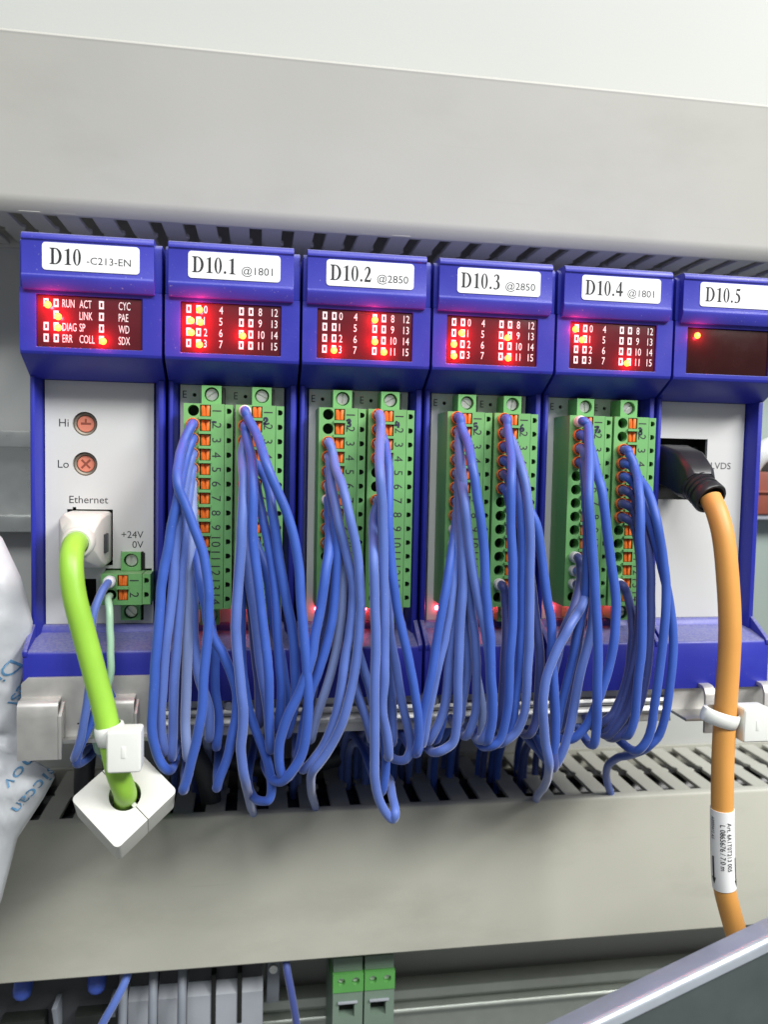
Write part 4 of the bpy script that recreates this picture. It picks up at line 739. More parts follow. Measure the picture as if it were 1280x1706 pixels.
    (8, 5, 'o', 0, [(165.2,2.0,-50.1),(165.3,-1.4,-50.2),(167.0,-2.0,-51.8),(168.5,-5.2,-56.8),(169.5,-10.1,-64.0),(172.5,-10.5,-75.7),(175.3,-10.5,-85.8),(176.7,-10.5,-96.7),(176.1,-9.8,-110.3),(175.3,-7.2,-123.2),(172.5,-5.5,-128.1),(172.0,2.0,-132.8),(172.4,12.0,-137.3),(175.0,24.0,-144.9),(179.6,34.0,-154.1),(185.4,42.0,-163.3),(185.6,43.5,-169.3),(185.8,44.0,-183.3)]),
    (8, 6, 'o', 3, [(165.2,2.0,-54.0),(165.3,-1.4,-54.1),(167.2,-2.0,-55.7),(168.5,-5.8,-62.7),(169.0,-9.0,-72.5),(170.3,-9.0,-84.4),(170.5,-9.0,-97.0),(169.8,-7.9,-110.7),(167.7,-6.0,-120.4),(164.4,-4.5,-124.5),(163.2,0.0,-126.1),(162.4,9.5,-125.1),(163.9,27.5,-128.1),(163.8,50.9,-143.0),(163.7,59.9,-154.0),(163.7,60.9,-176.0)]),
    (8, 7, 'o', 3, [(165.2,2.0,-57.9),(165.3,-1.4,-58.0),(167.4,-1.9,-59.5),(168.5,-5.5,-67.8),(169.3,-7.5,-81.2),(169.3,-7.5,-94.9),(168.2,-7.1,-105.5),(166.1,-5.6,-116.6),(162.3,-3.8,-124.2),(161.4,0.8,-125.8),(160.1,10.2,-124.8),(159.7,28.2,-127.9),(158.8,48.8,-143.0),(158.4,57.8,-154.0),(158.4,58.8,-176.0)]),
    (8, 8, 'o', 3, [(165.2,2.0,-61.8),(165.3,-1.4,-61.9),(167.6,-1.9,-63.8),(168.3,-4.9,-73.0),(168.6,-6.0,-84.9),(167.8,-5.9,-100.4),(165.4,-4.5,-114.7),(162.1,-3.0,-123.0),(161.3,1.5,-124.6),(160.3,11.0,-123.6),(160.1,29.0,-127.2),(159.4,57.5,-143.0),(159.2,66.5,-154.0),(159.2,67.5,-176.0)]),
    (8, 13, 'w', 3, [(165.2,2.0,-81.3),(165.3,-1.4,-81.4),(166.2,-1.7,-83.0),(167.5,-2.9,-88.9),(167.5,-4.6,-95.5),(166.7,-4.5,-106.1),(163.6,-3.3,-117.3),(160.6,-2.5,-121.2),(159.4,2.0,-122.8),(158.1,11.5,-121.8),(158.5,29.5,-126.1),(157.8,48.6,-143.0),(157.5,57.6,-154.0),(157.5,58.6,-176.0)]),
    (2, 8, 'o', 0, [(57.2,2.0,-61.8),(57.3,-1.4,-61.9),(57.8,-1.6,-62.4),(60.3,-3.1,-69.4),(63.6,-5.0,-77.9),(65.7,-5.0,-90.7),(67.7,-4.7,-100.5),(69.1,-3.9,-110.6),(68.5,-2.5,-120.0),(68.4,2.0,-121.6),(68.3,11.5,-120.6),(68.4,29.5,-125.4),(68.4,51.5,-143.0),(68.4,60.5,-154.0),(68.4,61.5,-176.0)]),
    (2, 9, 'o', 3, [(57.2,2.0,-65.8),(57.3,-1.4,-65.8),(57.6,-1.9,-69.5),(58.3,-3.5,-78.1),(59.4,-4.0,-89.3),(60.4,-3.8,-99.0),(61.5,-3.1,-109.0),(61.9,-2.0,-118.3),(62.0,2.5,-119.9),(63.0,12.0,-118.9),(64.9,30.0,-124.4),(65.9,49.7,-143.0),(66.3,58.7,-154.0),(66.3,59.7,-176.0)]),
    (3, 10, 'o', 3, [(79.6,2.0,-69.7),(79.7,-1.4,-69.8),(80.7,-2.5,-78.3),(79.6,-3.5,-87.9),(78.3,-3.3,-97.8),(76.6,-2.7,-107.8),(75.0,-1.8,-117.3),(74.7,2.8,-118.9),(74.6,12.2,-117.9),(75.2,30.2,-123.8),(75.2,58.8,-143.0),(75.2,67.8,-154.0),(75.2,68.8,-176.0)]),
    (4, 9, 'o', 3, [(93.2,2.0,-65.8),(93.3,-1.4,-65.8),(93.7,-2.3,-73.4),(94.1,-3.5,-84.8),(94.7,-3.4,-98.0),(95.8,-2.7,-111.6),(96.7,-1.8,-121.4),(96.8,2.8,-123.0),(96.7,12.2,-122.0),(96.1,30.2,-126.2),(95.9,61.8,-143.0),(95.9,70.8,-154.0),(95.9,71.8,-176.0)]),
    (6, 6, 'o', 0, [(129.2,2.0,-54.0),(129.3,-1.4,-54.1),(130.7,-2.3,-59.9),(131.5,-4.5,-73.1),(132.5,-4.5,-88.3),(132.5,-4.2,-101.9),(132.1,-3.2,-114.1),(131.5,-2.2,-121.7),(131.3,2.2,-123.3),(131.1,11.8,-122.3),(131.3,29.8,-126.4),(131.3,51.4,-143.0),(131.3,60.4,-154.0),(131.3,61.4,-176.0)]),
    (1, 10, 'o', 3, [(43.6,2.0,-69.7),(43.7,-1.4,-69.8),(45.5,-2.6,-78.2),(44.1,-3.5,-87.6),(42.0,-3.4,-98.8),(41.1,-2.8,-110.1),(41.5,-1.8,-121.0),(41.6,2.8,-122.6),(41.5,12.2,-121.6),(41.0,30.2,-126.0),(40.8,48.5,-143.0),(40.7,57.5,-154.0),(40.7,58.5,-176.0)]),
]
def wire(name, label, group, pts, r, m, fer, fm):
    P = spline(pts, 5)
    org = Vector(pts[0]); sd = random.uniform(0, 99)
    for i in range(10, len(P)):          # stiff strands are never quite straight
        P[i] = P[i] + noise.noise_vector(Vector((i * 0.11, sd, 0))) * min(0.5, 0.05 * (i - 10)) + noise.noise_vector(Vector((i * 0.33, sd, 7))) * 0.16
    t = thing(name, label, 'wire', tuple(org), group)
    b = MB().tube([p - org for p in P], r, 10)
    b.build('insulation', m, t, angle=60)
    if fer:
        f = MB()
        if fer == 'o': prof = [(1.15, -2.0), (1.42, -0.7), (1.74, 0.6), (1.78, 1.5), (1.64, 1.7), (1.42, 1.55), (1.28, 0.8)]
        else: prof = [(1.25, -2.0), (1.45, -0.6), (1.66, 0.6), (1.66, 1.9), (1.55, 2.5), (1.28, 2.8)]
        f.lathe(prof, (0, 0.5, 0), (0, -1, 0), 18)
        f.build('ferrule', fm, t, angle=50)
    return t
ORD = 'zeroth first second third fourth fifth sixth seventh eighth ninth tenth eleventh twelfth thirteenth fourteenth'.split()
NUM = 'zero one two three four five six seven eight'.split()
for c, k, fer, tone, pts in WIRES:
    dn = ('bright', 'dusty', 'pale dusty', 'dull navy')[tone]
    wire('blue_wire', '%s blue wire in the %s hole of the green connector handwritten %s' % (dn, ORD[k], NUM[c]),
         'blue wires hanging from the connectors', pts, 1.27 + random.uniform(-0.04, 0.04), WIRE[tone], fer, M['orange_ferrule' if fer == 'o' else 'white_ferrule'])
wire('blue_wire', 'blue wire in the first hole of the small power connector, behind the green cable', 'wires of the small power connector',
     [(21.7, 6, -80.85), (21.6, 3.0, -80.95), (21.0, 0, -82.2), (19.6, -2.5, -86.5), (18.9, -4.0, -92), (18.8, -4.5, -101), (18.0, -4.5, -109.5), (16.6, -4.5, -118), (14.4, -3, -126), (14.0, 3, -128), (15, 16, -130), (16, 32, -140), (17, 44, -150), (17, 46, -175)],
     1.05, WIRE[1], 'w', M['white_ferrule'])
wire('pale_green_wire', 'pale green wire in the second hole of the small power connector', 'wires of the small power connector',
     [(21.7, 6, -84.75), (21.8, 2.5, -84.8), (22.9, -1.5, -87), (23.3, -3.0, -93), (23.6, -4.0, -100), (23.0, -3.5, -106), (21.0, -2.5, -112), (19, 1, -120), (18.5, 6, -127), (19, 16, -131), (20, 30, -140), (21, 46, -152), (21, 48, -175)],
     0.95, M['pale_green_wire'], None, None)
wire('blue_wire', 'loose blue wire looping below the D10 module between green cable and left hook', 'wires of the small power connector',
     [(24.5, 8, -116.5), (24.0, 2, -114.0), (22.6, -2, -108.5), (21.0, -2.5, -109.5), (18.6, -2.6, -116.8), (15.2, -2.4, -125.5), (14.6, 0, -128.6), (15.5, 8, -130), (17, 20, -131), (18, 40, -146), (18, 47, -175)],
     1.1, WIRE[0], None, None)

# ------------------------------------------------------------------ aluminium strips under the modules
t = thing('shield_bar', 'ridged bright aluminium bar behind the hanging blue wires', 'metal bar', (20, 6, -118.8))
prof = [(0, 5.0), (0.5, 5.2), (0.5, 2.6), (-0.6, 2.2), (-1.1, 1.2), (-0.6, 0.4), (0.3, 0.0), (-0.8, -0.6), (-1.3, -1.6), (-0.8, -2.4), (0.2, -2.8), (-0.3, -5.2), (2.0, -5.2), (8, -5.2), (8, 5.0)]
MB().prism(prof, 'x', 11, 166).build('bar', M['alu'], t, bevel=0.12)
b = MB()
for x in (33.5, 92, 128): b.lathe([(1.5, 0), (1.5, 1.0), (1.1, 1.5), (0.01, 1.6)], (x, 0.3, 3.4), (0, -1, 0), 16)
b.build('rivet', M['steel'], t)

def hook_profile(h, out):
    """Curled lug: leaves the plate, bends forward over the top and hangs down."""
    t = 0.9
    a = [(0.2, 0.6)] + [(-out * 0.55 + out * 0.55 * math.cos(math.radians(q)) * 1.0, -1.6 + 1.9 * math.sin(math.radians(q))) for q in range(70, 181, 16)]
    a += [(-out * 1.1 - 0.25, -4.0), (-out * 1.1, -h)]
    i = [(-out * 1.1 + t, -h), (-out * 1.1 - 0.25 + t, -4.0)] + [(-out * 0.55 + (out * 0.55 - t) * math.cos(math.radians(q)), -1.6 + (1.9 - t * 0.7) * math.sin(math.radians(q))) for q in range(180, 69, -16)] + [(0.2, -0.3)]
    return a + i
t = thing('shield_bracket', 'dull aluminium bracket with two curled hooks under the D10 module', 'bracket', (0.3, 1.0, -105.4))
MB().prism([(1.6, 0), (34.0, 0), (34.0, -16.4), (0, -16.4), (0, -1.6)], 'y', 0, 1.1).build('plate', M['alu_dull'], t, bevel=0.15)
MB().box(9.0, 34, -2.6, -0.03, -16.9, -15.9).box(14.0, 16.5, -0.06, 0.0, -12.7, -12.3, 1).build('flange', [M['alu'], M['hole']], t, bevel=0.0)
h = MB().prism(hook_profile(15.0, 3.6), 'x', 0, 10.0)
me = h.mesh('hook', M['alu_dull'], bevel=0.15)
o = link('hook', me, t, (0.0, 0, -5.6))
MB().prism([(-4.0, -3.6), (-0.2, -0.8), (-0.2, -9.5), (-4.0, -15.0)], 'x', 10.05, 10.9).build('gusset', M['alu_dull'], o, bevel=0.12)
o2 = link('hook', MB().prism(hook_profile(9.5, 3.6), 'x', 0, 6.6).mesh('hook', M['alu_dull'], bevel=0.15), t, (22.4, 0, -5.4))
MB().prism([(-4.0, -3.6), (-0.2, -0.8), (-0.2, -6.5), (-4.0, -9.5)], 'x', 6.65, 7.4).build('gusset', M['alu_dull'], o2, bevel=0.12)
MB().lathe([(2.2, -0.4), (2.2, 0.8), (1.8, 1.4), (0.01, 1.5)], (12.8 + 4.6, -0.1, -10.6), (0, -1, 0), 18).build('nylon_stud', M['nylon'], t)

t = thing('shield_bracket', 'dull aluminium bracket with curled side lugs behind the orange cable', 'bracket', (184.6, 3.6, -105.6))
MB().prism([(0, 0), (30.6, 0), (32.2, -1.4), (32.2, -14.5), (0, -14.5)], 'y', 0, 1.1).build('plate', M['alu_dull'], t, bevel=0.15)
MB().prism([(0.2, 0), (0.2, -8.5), (10.2, -8.5), (12.0, -7.0), (14.0, -0.02)], 'z', -15.2, -14.3).build('flange', M['alu'], t, bevel=0.1)
lug = [(0.3, 0.2), (-3.4, 0.0), (-4.6, -0.8), (-5.4, -2.6), (-5.6, -13.8), (-4.6, -13.8), (-4.5, -3.0), (-3.9, -1.6), (-2.8, -1.1), (0.3, -0.9)]
lm_ = MB().prism(lug, 'x', 0, 3.4).mesh('lug', M['alu_dull'], bevel=0.15)
link('lug', lm_, t, (8.0, 0, -6.2)); link('lug', lm_, t, (27.2, 0, -6.0))

# ------------------------------------------------------------------ green network cable with its clamp and tie
AX = Vector((0.10, -0.80, 0.60)).normalized()       # axis of the ferrite clamp, towards the photographer
FC = Vector((28.4, -11.5, -132.6))                  # centre of its front face
t = thing('network_cable', 'thick lime green network cable with cream plug in the Ethernet socket', 'network cable', (15, 14, -69.5))
org = Vector((15, 14, -69.5))
path = [(15.9, -6.0, -69.0), (15.9, -10, -69.6), (16.3, -14.5, -73), (17.3, -16.6, -80), (19.2, -17.0, -88), (22.2, -17.0, -100), (24.2, -17.2, -108), (25.8, -17.2, -116), (27.3, -16.6, -124), tuple(FC + AX * 3.2), tuple(FC - AX * 3), tuple(FC - AX * 16), (30, 14, -150), (31, 42, -158), (31, 47, -185)]
MB().tube([Vector(p) - org for p in spline(path, 7)], 2.85, 18).build('cable_sheath', M['net'], t, angle=60)
b = MB()   # angled hood
def hood(b):
    ring = lambda x0, x1, z0, z1, y, c: [(x0 + c, y, z0), (x1 - c, y, z0), (x1, y, z0 + c), (x1, y, z1 - c), (x1 - c, y, z1), (x0 + c, y, z1), (x0, y, z1 - c), (x0, y, z0 + c)]
    rs = [ring(9.4, 20.4, -77.0, -62.4, 20, 0.6), ring(9.2, 20.5, -77.2, -62.5, 7, 0.8), ring(9.6, 20.3, -76.2, -62.6, 2.0, 1.3), ring(11.0, 19.6, -74.6, -63.6, -1.5, 2.4), ring(12.4, 19.0, -73.0, -65.4, -3.2, 2.2)]
    vs = [v for r in rs for v in r]; fs = []
    for i in range(len(rs) - 1):
        for k in range(8): fs.append((i * 8 + k, i * 8 + (k + 1) % 8, (i + 1) * 8 + (k + 1) % 8, (i + 1) * 8 + k))
    fs.append(tuple(range(8))); fs.append(tuple(reversed(range((len(rs) - 1) * 8, len(rs) * 8))))
    b.add([Vector(v) - org for v in vs], fs)
hood(b)
p = b.build('plug', M['cream'], t, bevel=0.3)
MB().lathe([(3.9, 0), (4.05, 2.5), (3.9, 4.2), (3.5, 4.7), (2.95, 4.6), (2.9, 3.0)], Vector((15.9, -2.4, -69.0)) - org, (0.0, -1, -0.08), 24).build('collar', M['cream'], p)
MB().box(20.3 - 15, 21.0 - 15, 4.5 - 14, 8.5 - 14, -73.0 + 69.5, -68.0 + 69.5).build('latch', M['darkgrey'], p, bevel=0.15)

t = thing('ferrite_clamp', 'off-white square ferrite clamp around the green cable', 'ferrite clamp', tuple(FC))
ux = Vector((0.66, 0, 0)) ; ux = (Vector((0.60, 0.0, -0.80)) - AX * Vector((0.60, 0.0, -0.80)).dot(AX)).normalized()
uy = AX.cross(ux)
def half(sgn):
    """Half of the clamp: a rounded block with a half-round channel, split along the face's midline."""
    w, h, r, R = 8.6, 9.6, 1.3, 3.9
    g = 0.10
    outer = []
    pts = [(-w, g), (-w, h - r)]
    for a in range(0, 91, 18): pts.append((-w + r - r * math.cos(math.radians(a)), h - r + r * math.sin(math.radians(a))))
    for a in range(0, 91, 18): pts.append((w - r + r * math.sin(math.radians(a)), h - r + r * math.cos(math.radians(a))))
    pts += [(w, g), (R, g)]
    for a in range(12, 169, 12): pts.append((R * math.cos(math.radians(a)), max(g, R * math.sin(math.radians(a)))))
    pts.append((-R, g))
    b = MB(); n = len(pts)
    lay = [(0.0, 1.0), (-15.0, 1.0)]
    vs = [AX * d + ux * (p[0]) + uy * (p[1] * sgn) for d, _ in lay for p in pts]
    fs = [(i, (i + 1) % n, n + (i + 1) % n, n + i) for i in range(n)]
    tri = tessellate_polygon([[Vector((p[0], p[1], 0)) for p in pts]])
    fs += [tuple(q) for q in tri] + [tuple(n + i for i in q) for q in tri]
    return b.add(vs, fs)
for s in (1, -1):
    half(s).build('clamp_half', M['ferrite'], t, bevel=1.35, seg=4, angle=50)
for s in (1, -1):
    q = ux * (s * 3.55)
    b = MB()
    b.prism([(-0.5, -0.55), (0.5, -0.55), (0.5, 0.55), (-0.5, 0.55)], 'y', -0.4, 1.5)
    R3 = Matrix((ux, -AX, uy)).transposed()
    b.v = [tuple(q - AX * 0.4 + R3 @ Vector(v)) for v in b.v]
    b.build('grip_tooth', M['ferrite'], t)

def strap(label, c, ax, r, w, head_dir, hs, loc_head, stretch=1.0):
    """Cable tie: a band around the cable and its head block."""
    t = thing('cable_tie', label, 'cable tie', tuple(c), 'white nylon cable ties')
    ax = Vector(ax).normalized(); hd = Vector(head_dir); hd = (hd - ax * hd.dot(ax)).normalized(); v = ax.cross(hd)
    b = MB()
    n = 28; vs = []; fs = []
    for k in range(n):
        a = 2 * math.pi * k / n; d = hd * math.cos(a) * (1 if math.cos(a) > 0 else stretch) + v * math.sin(a)
        for rr, z in ((r, -w / 2), (r + 0.55, -w / 2 + 0.3), (r + 0.75, 0), (r + 0.55, w / 2 - 0.3), (r, w / 2)): vs.append(d * rr + ax * z)
    for k in range(n):
        k2 = (k + 1) % n
        for j in range(5): fs.append((k * 5 + j, k2 * 5 + j, k2 * 5 + (j + 1) % 5, k * 5 + (j + 1) % 5))
    b.add(vs, fs); b.build('band', M['nylon'], t, angle=60)
    b = MB(); b.box(-hs[0] / 2, hs[0] / 2, -hs[1] / 2, hs[1] / 2, -hs[2] / 2, hs[2] / 2)
    cc = Vector(loc_head)
    b.v = [tuple(cc + Vector(q)) for q in b.v]
    h = b.build('head', M['nylon'], t, bevel=0.9, seg=3)
    b = MB().box(cc.x - 0.5, cc.x + 0.5, cc.y - hs[1] / 2 - 0.12, cc.y - hs[1] / 2 + 0.4, cc.z - 1.4, cc.z + 1.4)
    b.build('pawl', M['nylon'], h, bevel=0.1)
    return t
strap('white nylon cable tie around the green cable above the ferrite clamp', (25.9, -17.1, -114.8), (0.2, 0.05, -1), 2.95, 4.8, (1, -0.3, 0), (8.0, 6.0, 10.2), (4.0, -3.2, -2.6))

# ------------------------------------------------------------------ orange cable with its black plug
t = thing('orange_cable', 'thick orange cable with black moulded plug and printed white sleeve', 'cable', (190, 12, -46))
org = Vector((190, 12, -46))
path = [(189.0, -5.5, -55.6), (189.3, -8.6, -59.5), (189.8, -11.4, -66), (190.5, -13, -76), (191.4, -14, -90), (191.6, -14, -101), (191.3, -14, -114), (191.2, -14, -128), (191.7, -14, -143), (192.6, -14, -158), (193.5, -14, -166), (195.2, -14, -172), (198.5, -14, -182), (202, -14, -195), (205, -13, -215), (206, -10, -260), (206, -8, -330)]
AP = [Vector(p) - org for p in spline(path, 6)]
MB().tube(AP, 3.05, 18).build('cable_sheath', M['amber'], t, angle=60)
# plug: body leaves the socket, slopes down and forward to a ribbed boot
bx = Vector((1, 0, 0)); pd = Vector((0.16, -0.82, -0.55)).normalized(); pu = bx.cross(pd); pu = pu if pu.z > 0 else -pu; bx = (bx - pd * bx.dot(pd)).normalized()
b = MB()
secs = [((187.0, 20.0, -46.0), 4.7, 6.0, 0.8), ((187.3, 13.0, -46.2), 4.7, 6.2, 0.8), ((188.1, 7.0, -48.0), 4.7, 6.2, 0.9), ((188.5, 2.4, -51.0), 4.6, 5.6, 1.4), ((188.4, 0.2, -52.4), 4.4, 4.6, 1.8)]
vs = []; fs = []
for i, (c, w, h, ch) in enumerate(secs):
    c = Vector(c) - org
    up = Vector((0, 0, 1)).lerp(pu, min(1, i / 3)).normalized()
    for sx_, sz_ in ((-w + ch, -h), (w - ch, -h), (w, -h + ch), (w, h - ch), (w - ch, h), (-w + ch, h), (-w, h - ch), (-w, -h + ch)):
        vs.append(c + Vector((1, 0, 0)) * sx_ + up * sz_)
n = len(secs)
for i in range(n - 1):
    for k in range(8): fs.append((i * 8 + k, i * 8 + (k + 1) % 8, (i + 1) * 8 + (k + 1) % 8, (i + 1) * 8 + k))
fs.append(tuple(range(8))); fs.append(tuple(reversed(range((n - 1) * 8, n * 8))))
pl = b.add(vs, fs).build('plug', M['rubber'], t, bevel=0.35)
prof = [(3.9, -1.5)]
for k in range(3): prof += [(4.75, -0.6 + 1.55 * k), (4.85, 0.2 + 1.55 * k), (4.35, 0.45 + 1.55 * k), (4.35, 0.75 + 1.55 * k)]
prof += [(4.9, 4.4), (5.0, 6.4), (4.75, 6.9), (4.1, 6.9), (3.5, 5.2), (3.3, 3.0)]
MB().lathe(prof, Vector((188.4, 0.6, -52.2)) - org, pd, 26).build('boot', M['rubber'], pl, angle=40)
# sleeve
i0 = min(range(len(AP)), key=lambda i: abs(AP[i].z + org.z + 143.2)); i1 = min(range(len(AP)), key=lambda i: abs(AP[i].z + org.z + 166.0))
SLP = AP[i0:i1 + 1]
sl = MB().tube(SLP, 3.28, 22).build('label_sleeve', M['sticker'], t, angle=60)
ZS = SLP[0].z; LS = SLP[0].z - SLP[-1].z
def on_sleeve(u, v, r=3.40):
    """u mm down the sleeve, v mm around it (0 faces the photographer, + to the right)."""
    z = ZS - u
    c = min(SLP, key=lambda p: abs(p.z - z))
    j = SLP.index(c); a, e = (SLP[j], SLP[min(j + 1, len(SLP) - 1)]) if z <= c.z else (SLP[max(j - 1, 0)], SLP[j])
    f = 0 if abs(e.z - a.z) < 1e-6 else (a.z - z) / (a.z - e.z)
    c = a.lerp(e, max(0, min(1, f)))
    ang = v / 3.28
    th = ang - 0.55
    return (c.x + r * math.sin(th), c.y - r * math.cos(th), z)
b = MB()
def line_on(s, h, u0, v0, xs):
    b.flat(text(s, h, xs), (0, 0, 0), EX, EZ, fn=lambda x, y: on_sleeve(u0 + x, v0 + y))
line_on('L 0865676 / 7.0 m', 1.35, 3.6, -0.55, 0.92)
line_on('Art. 6A1T0T213 005', 1.25, 2.9, 1.35, 0.9)
line_on('A0000415 A5', 1.1, 1.9, -3.3, 0.72)
for u0, v0, ln in ((13.4, -2.75, 8.2), (13.4, 4.4, 8.6)):
    n0 = len(b.v)
    P = [(0, -0.28), (ln - 2.0, -0.28), (ln - 2.2, -0.75), (ln, 0), (ln - 2.2, 0.75), (ln - 2.0, 0.28), (0, 0.28)]
    sub = []
    for i in range(8):
        ua = (ln - 2.0) * i / 8; ub = (ln - 2.0) * (i + 1) / 8
        sub.append([(ua, -0.28), (ub, -0.28), (ub, 0.28), (ua, 0.28)])
    for q in sub: b.add([on_sleeve(u0 + x, v0 + y) for x, y in q], [(0, 1, 2, 3)])
    b.add([on_sleeve(u0 + x, v0 + y) for x, y in ((ln - 2.1, -0.75), (ln, 0), (ln - 2.1, 0.75))], [(0, 1, 2)])
b.build('lettering', M['black_ink'], sl, merge=False, smooth=False)
strap('white nylon cable tie around the orange cable at the right bracket', (191.2, -14.0, -117.0), (-0.22, 0.15, -1), 3.2, 4.2, (1, -0.15, 0.0), (8.4, 6.6, 9.6), (7.6, -0.6, -1.2), 1.8)

# ------------------------------------------------------------------ desiccant bag at the left
OUT = [(-40, -52), (-22, -56), (-12, -62.5), (-6, -69.5), (-1.4, -80), (1.5, -92), (0.4, -101), (-1.6, -110), (-2.2, -121), (-1.1, -127), (2.5, -131), (6.4, -133.2), (6.9, -135.0), (4.0, -140.6), (-2.8, -151.4), (-6.9, -168), (-13, -186), (-40, -182)]
def bag_shape():
    P = []
    for i, p in enumerate(OUT):
        q = OUT[(i + 1) % len(OUT)]
        for k in range(5): P.append((p[0] + (q[0] - p[0]) * k / 5, p[1] + (q[1] - p[1]) * k / 5))
    return P
BP = bag_shape(); BC = (-17.0, -118.0)
def seg_dist(x, z):
    d = 1e9
    for i in range(len(BP)):
        a = BP[i]; c = BP[(i + 1) % len(BP)]
        vx, vz = c[0] - a[0], c[1] - a[1]; l = vx * vx + vz * vz or 1e-9
        t = max(0, min(1, ((x - a[0]) * vx + (z - a[1]) * vz) / l))
        d = min(d, math.hypot(x - a[0] - t * vx, z - a[1] - t * vz))
    return d
def bag_front(x, z):
    d = seg_dist(x, z)
    th = 6.0 * (1 - math.exp(-d / 4.0))
    n = noise.noise(Vector((x * 0.09, z * 0.05, 3.1))) * 1.8 + (0.35 - abs(noise.noise(Vector((x * 0.17 + z * 0.09, z * 0.11, 9.0))))) * 2.6 + (0.3 - abs(noise.noise(Vector((x * 0.4 - z * 0.25, z * 0.33 + x * 0.2, 21.0))))) * 1.3
    s = (z + 124.0 + 0.55 * (x + 2))          # the crease that crosses the bag below the middle
    cr = -2.8 * math.exp(-(s / 1.7) ** 2) * min(1, math.exp(-max(0, -x - 9) / 7))
    return 8.0 - th - (n + cr) * (1 - math.exp(-d / 2.5))
t = thing('desiccant_bag', 'white crinkled desiccant bag with blue lettering at the left edge', 'bag', (-17, 8, -118))
b = MB(); R_ = 22; n = len(BP)
vs = [(BC[0], bag_front(*BC), BC[1])]; fs = []
for j in range(1, R_ + 1):
    f = (j / R_) ** 0.8
    for p in BP:
        x, z = BC[0] + (p[0] - BC[0]) * f, BC[1] + (p[1] - BC[1]) * f
        vs.append((x, bag_front(x, z) if j < R_ else 8.0, z))
for k in range(n): fs.append((0, 1 + k, 1 + (k + 1) % n))
for j in range(R_ - 1):
    for k in range(n): fs.append((1 + j * n + k, 1 + j * n + (k + 1) % n, 1 + (j + 1) * n + (k + 1) % n, 1 + (j + 1) * n + k))
nb = len(vs); back = [(v[0], 16.0 - v[1] if i <= (R_ - 1) * n else 8.0, v[2]) for i, v in enumerate(vs)]
m_ = len(vs); vs2 = vs + back
fs2 = fs + [tuple(m_ + i for i in reversed(f)) for f in fs]
b.add([(v[0] + 17, v[1] - 8, v[2] + 118) for v in vs2], fs2)
pouch = b.build('pouch', M['bag'], t, angle=80)
b = MB()
def on_bag(s, h, ox, oz, ang, xs=1.0):
    r = Vector((math.cos(ang), math.sin(ang))); u = Vector((-r.y, r.x))
    def fn(x, y):
        X, Z = ox + r.x * x + u.x * y, oz + r.y * x + u.y * y
        return (X + 17, bag_front(X, Z) - 0.28 - 8, Z + 118)
    vs, fs = text(s, h, xs)
    b.flat((vs, fs), (0, 0, 0), EX, EZ, fn=fn)
on_bag('Di', 3.4, -2.9, -101.0, math.radians(180 + 44), 1.25)
on_bag('Desi', 3.1, 0.4, -105.0, math.radians(180 + 60), 1.2)
on_bag('mov', 3.0, 1.6, -126.6, math.radians(180 + 48), 1.3)
on_bag('siccan', 3.0, 6.0, -131.2, math.radians(180 + 47), 1.3)
b.build('lettering', M['bag_ink'], pouch, merge=False, smooth=False)

# ------------------------------------------------------------------ things below the lower duct
t = thing('relay_base', 'dark relay base with two blue caps below the lower duct', 'relay base', (-2, 48, -240))
MB().box(-26, 18, 8, 30, -30, 26).build('body', M['darkgrey'], t, bevel=0.8)
for x in (-24.5, -1.2, 17.0): MB().prism([(0, 12), (6.5, -4), (6.5, -30), (8, -30), (8, 12)], 'x', x - 0.8, x + 0.8).build('partition', M['midgrey'], t, bevel=0.2)
for x in (-11.8, 11.6):
    MB().lathe([(3.0, 0), (3.0, 3.0), (2.6, 4.6), (1.5, 5.6), (0.01, 5.9)], (x, 5, 19.4), (0, -0.6, -0.8), 18).build('cap', M['bluecap'], t)
    MB().box(x - 7, x + 7, 2.5, 8.2, -26, 7).build('socket', M['hole'], t, bevel=0.5)
    b = MB()
    for k in range(5): b.box(x - 6 + k * 2.6, x - 4.2 + k * 2.6, 0.4, 2.6, -18, -3.5)
    b.build('contacts', M['rail_brass'], t, bevel=0.2)
GT = [(19.4, 9.4), (29.2, 8.2), (38.8, 27.0)]
_gl = ['narrow grey terminal block beside the relay base', 'narrow grey terminal block between two black cables', 'wide pale grey terminal block with two dark slots']
for (x, w), lb in zip(GT, _gl):
    t = thing('terminal_block', lb, 'terminal block', (x, 52, -232), 'grey terminal blocks below the lower duct')
    MB().prism([(0, 1.6), (8, 8.5), (8, 24), (24, 24), (24, -30), (0, -30)], 'x', 0, w - 1.2).build('body', M['palegrey'], t, bevel=0.5)
    MB().box(0.3, w - 1.5, 3.5, 7.9, 3.0, 23).build('marker_carrier', M['darkgrey'], t, bevel=0.3)
    if w > 20:
        for q in (8.2, 17.0): MB().box(q, q + 1.6, -0.4, 5.0, -9, 9).build('slot', M['hole'], t, bevel=0.2)
        MB().box(19, 25, -0.3, 1.0, -13.5, -11.5).build('marker', M['midgrey'], t, bevel=0.2)
def loose(name, label, cat, pts, r, m):
    org = Vector(pts[0]); b = MB().tube([Vector(p) - org for p in spline(pts, 6)], r, 12)
    o = b.build(name, m, angle=60); o.location = org * MM
    return tag(o, label, cat)
for x, lb in ((18.4, 'black cable beside the pale blue wire below the lower duct'), (28.0, 'black cable between the two narrow grey terminal blocks'), (37.4, 'black cable left of the wide grey terminal block')):
    loose('black_cable', lb, 'cable', [(x - 1, 62, -214), (x, 52, -219), (x + 0.3, 47, -226), (x + 0.2, 46, -240), (x - 1, 48, -270)], 1.5, M['midgrey'])
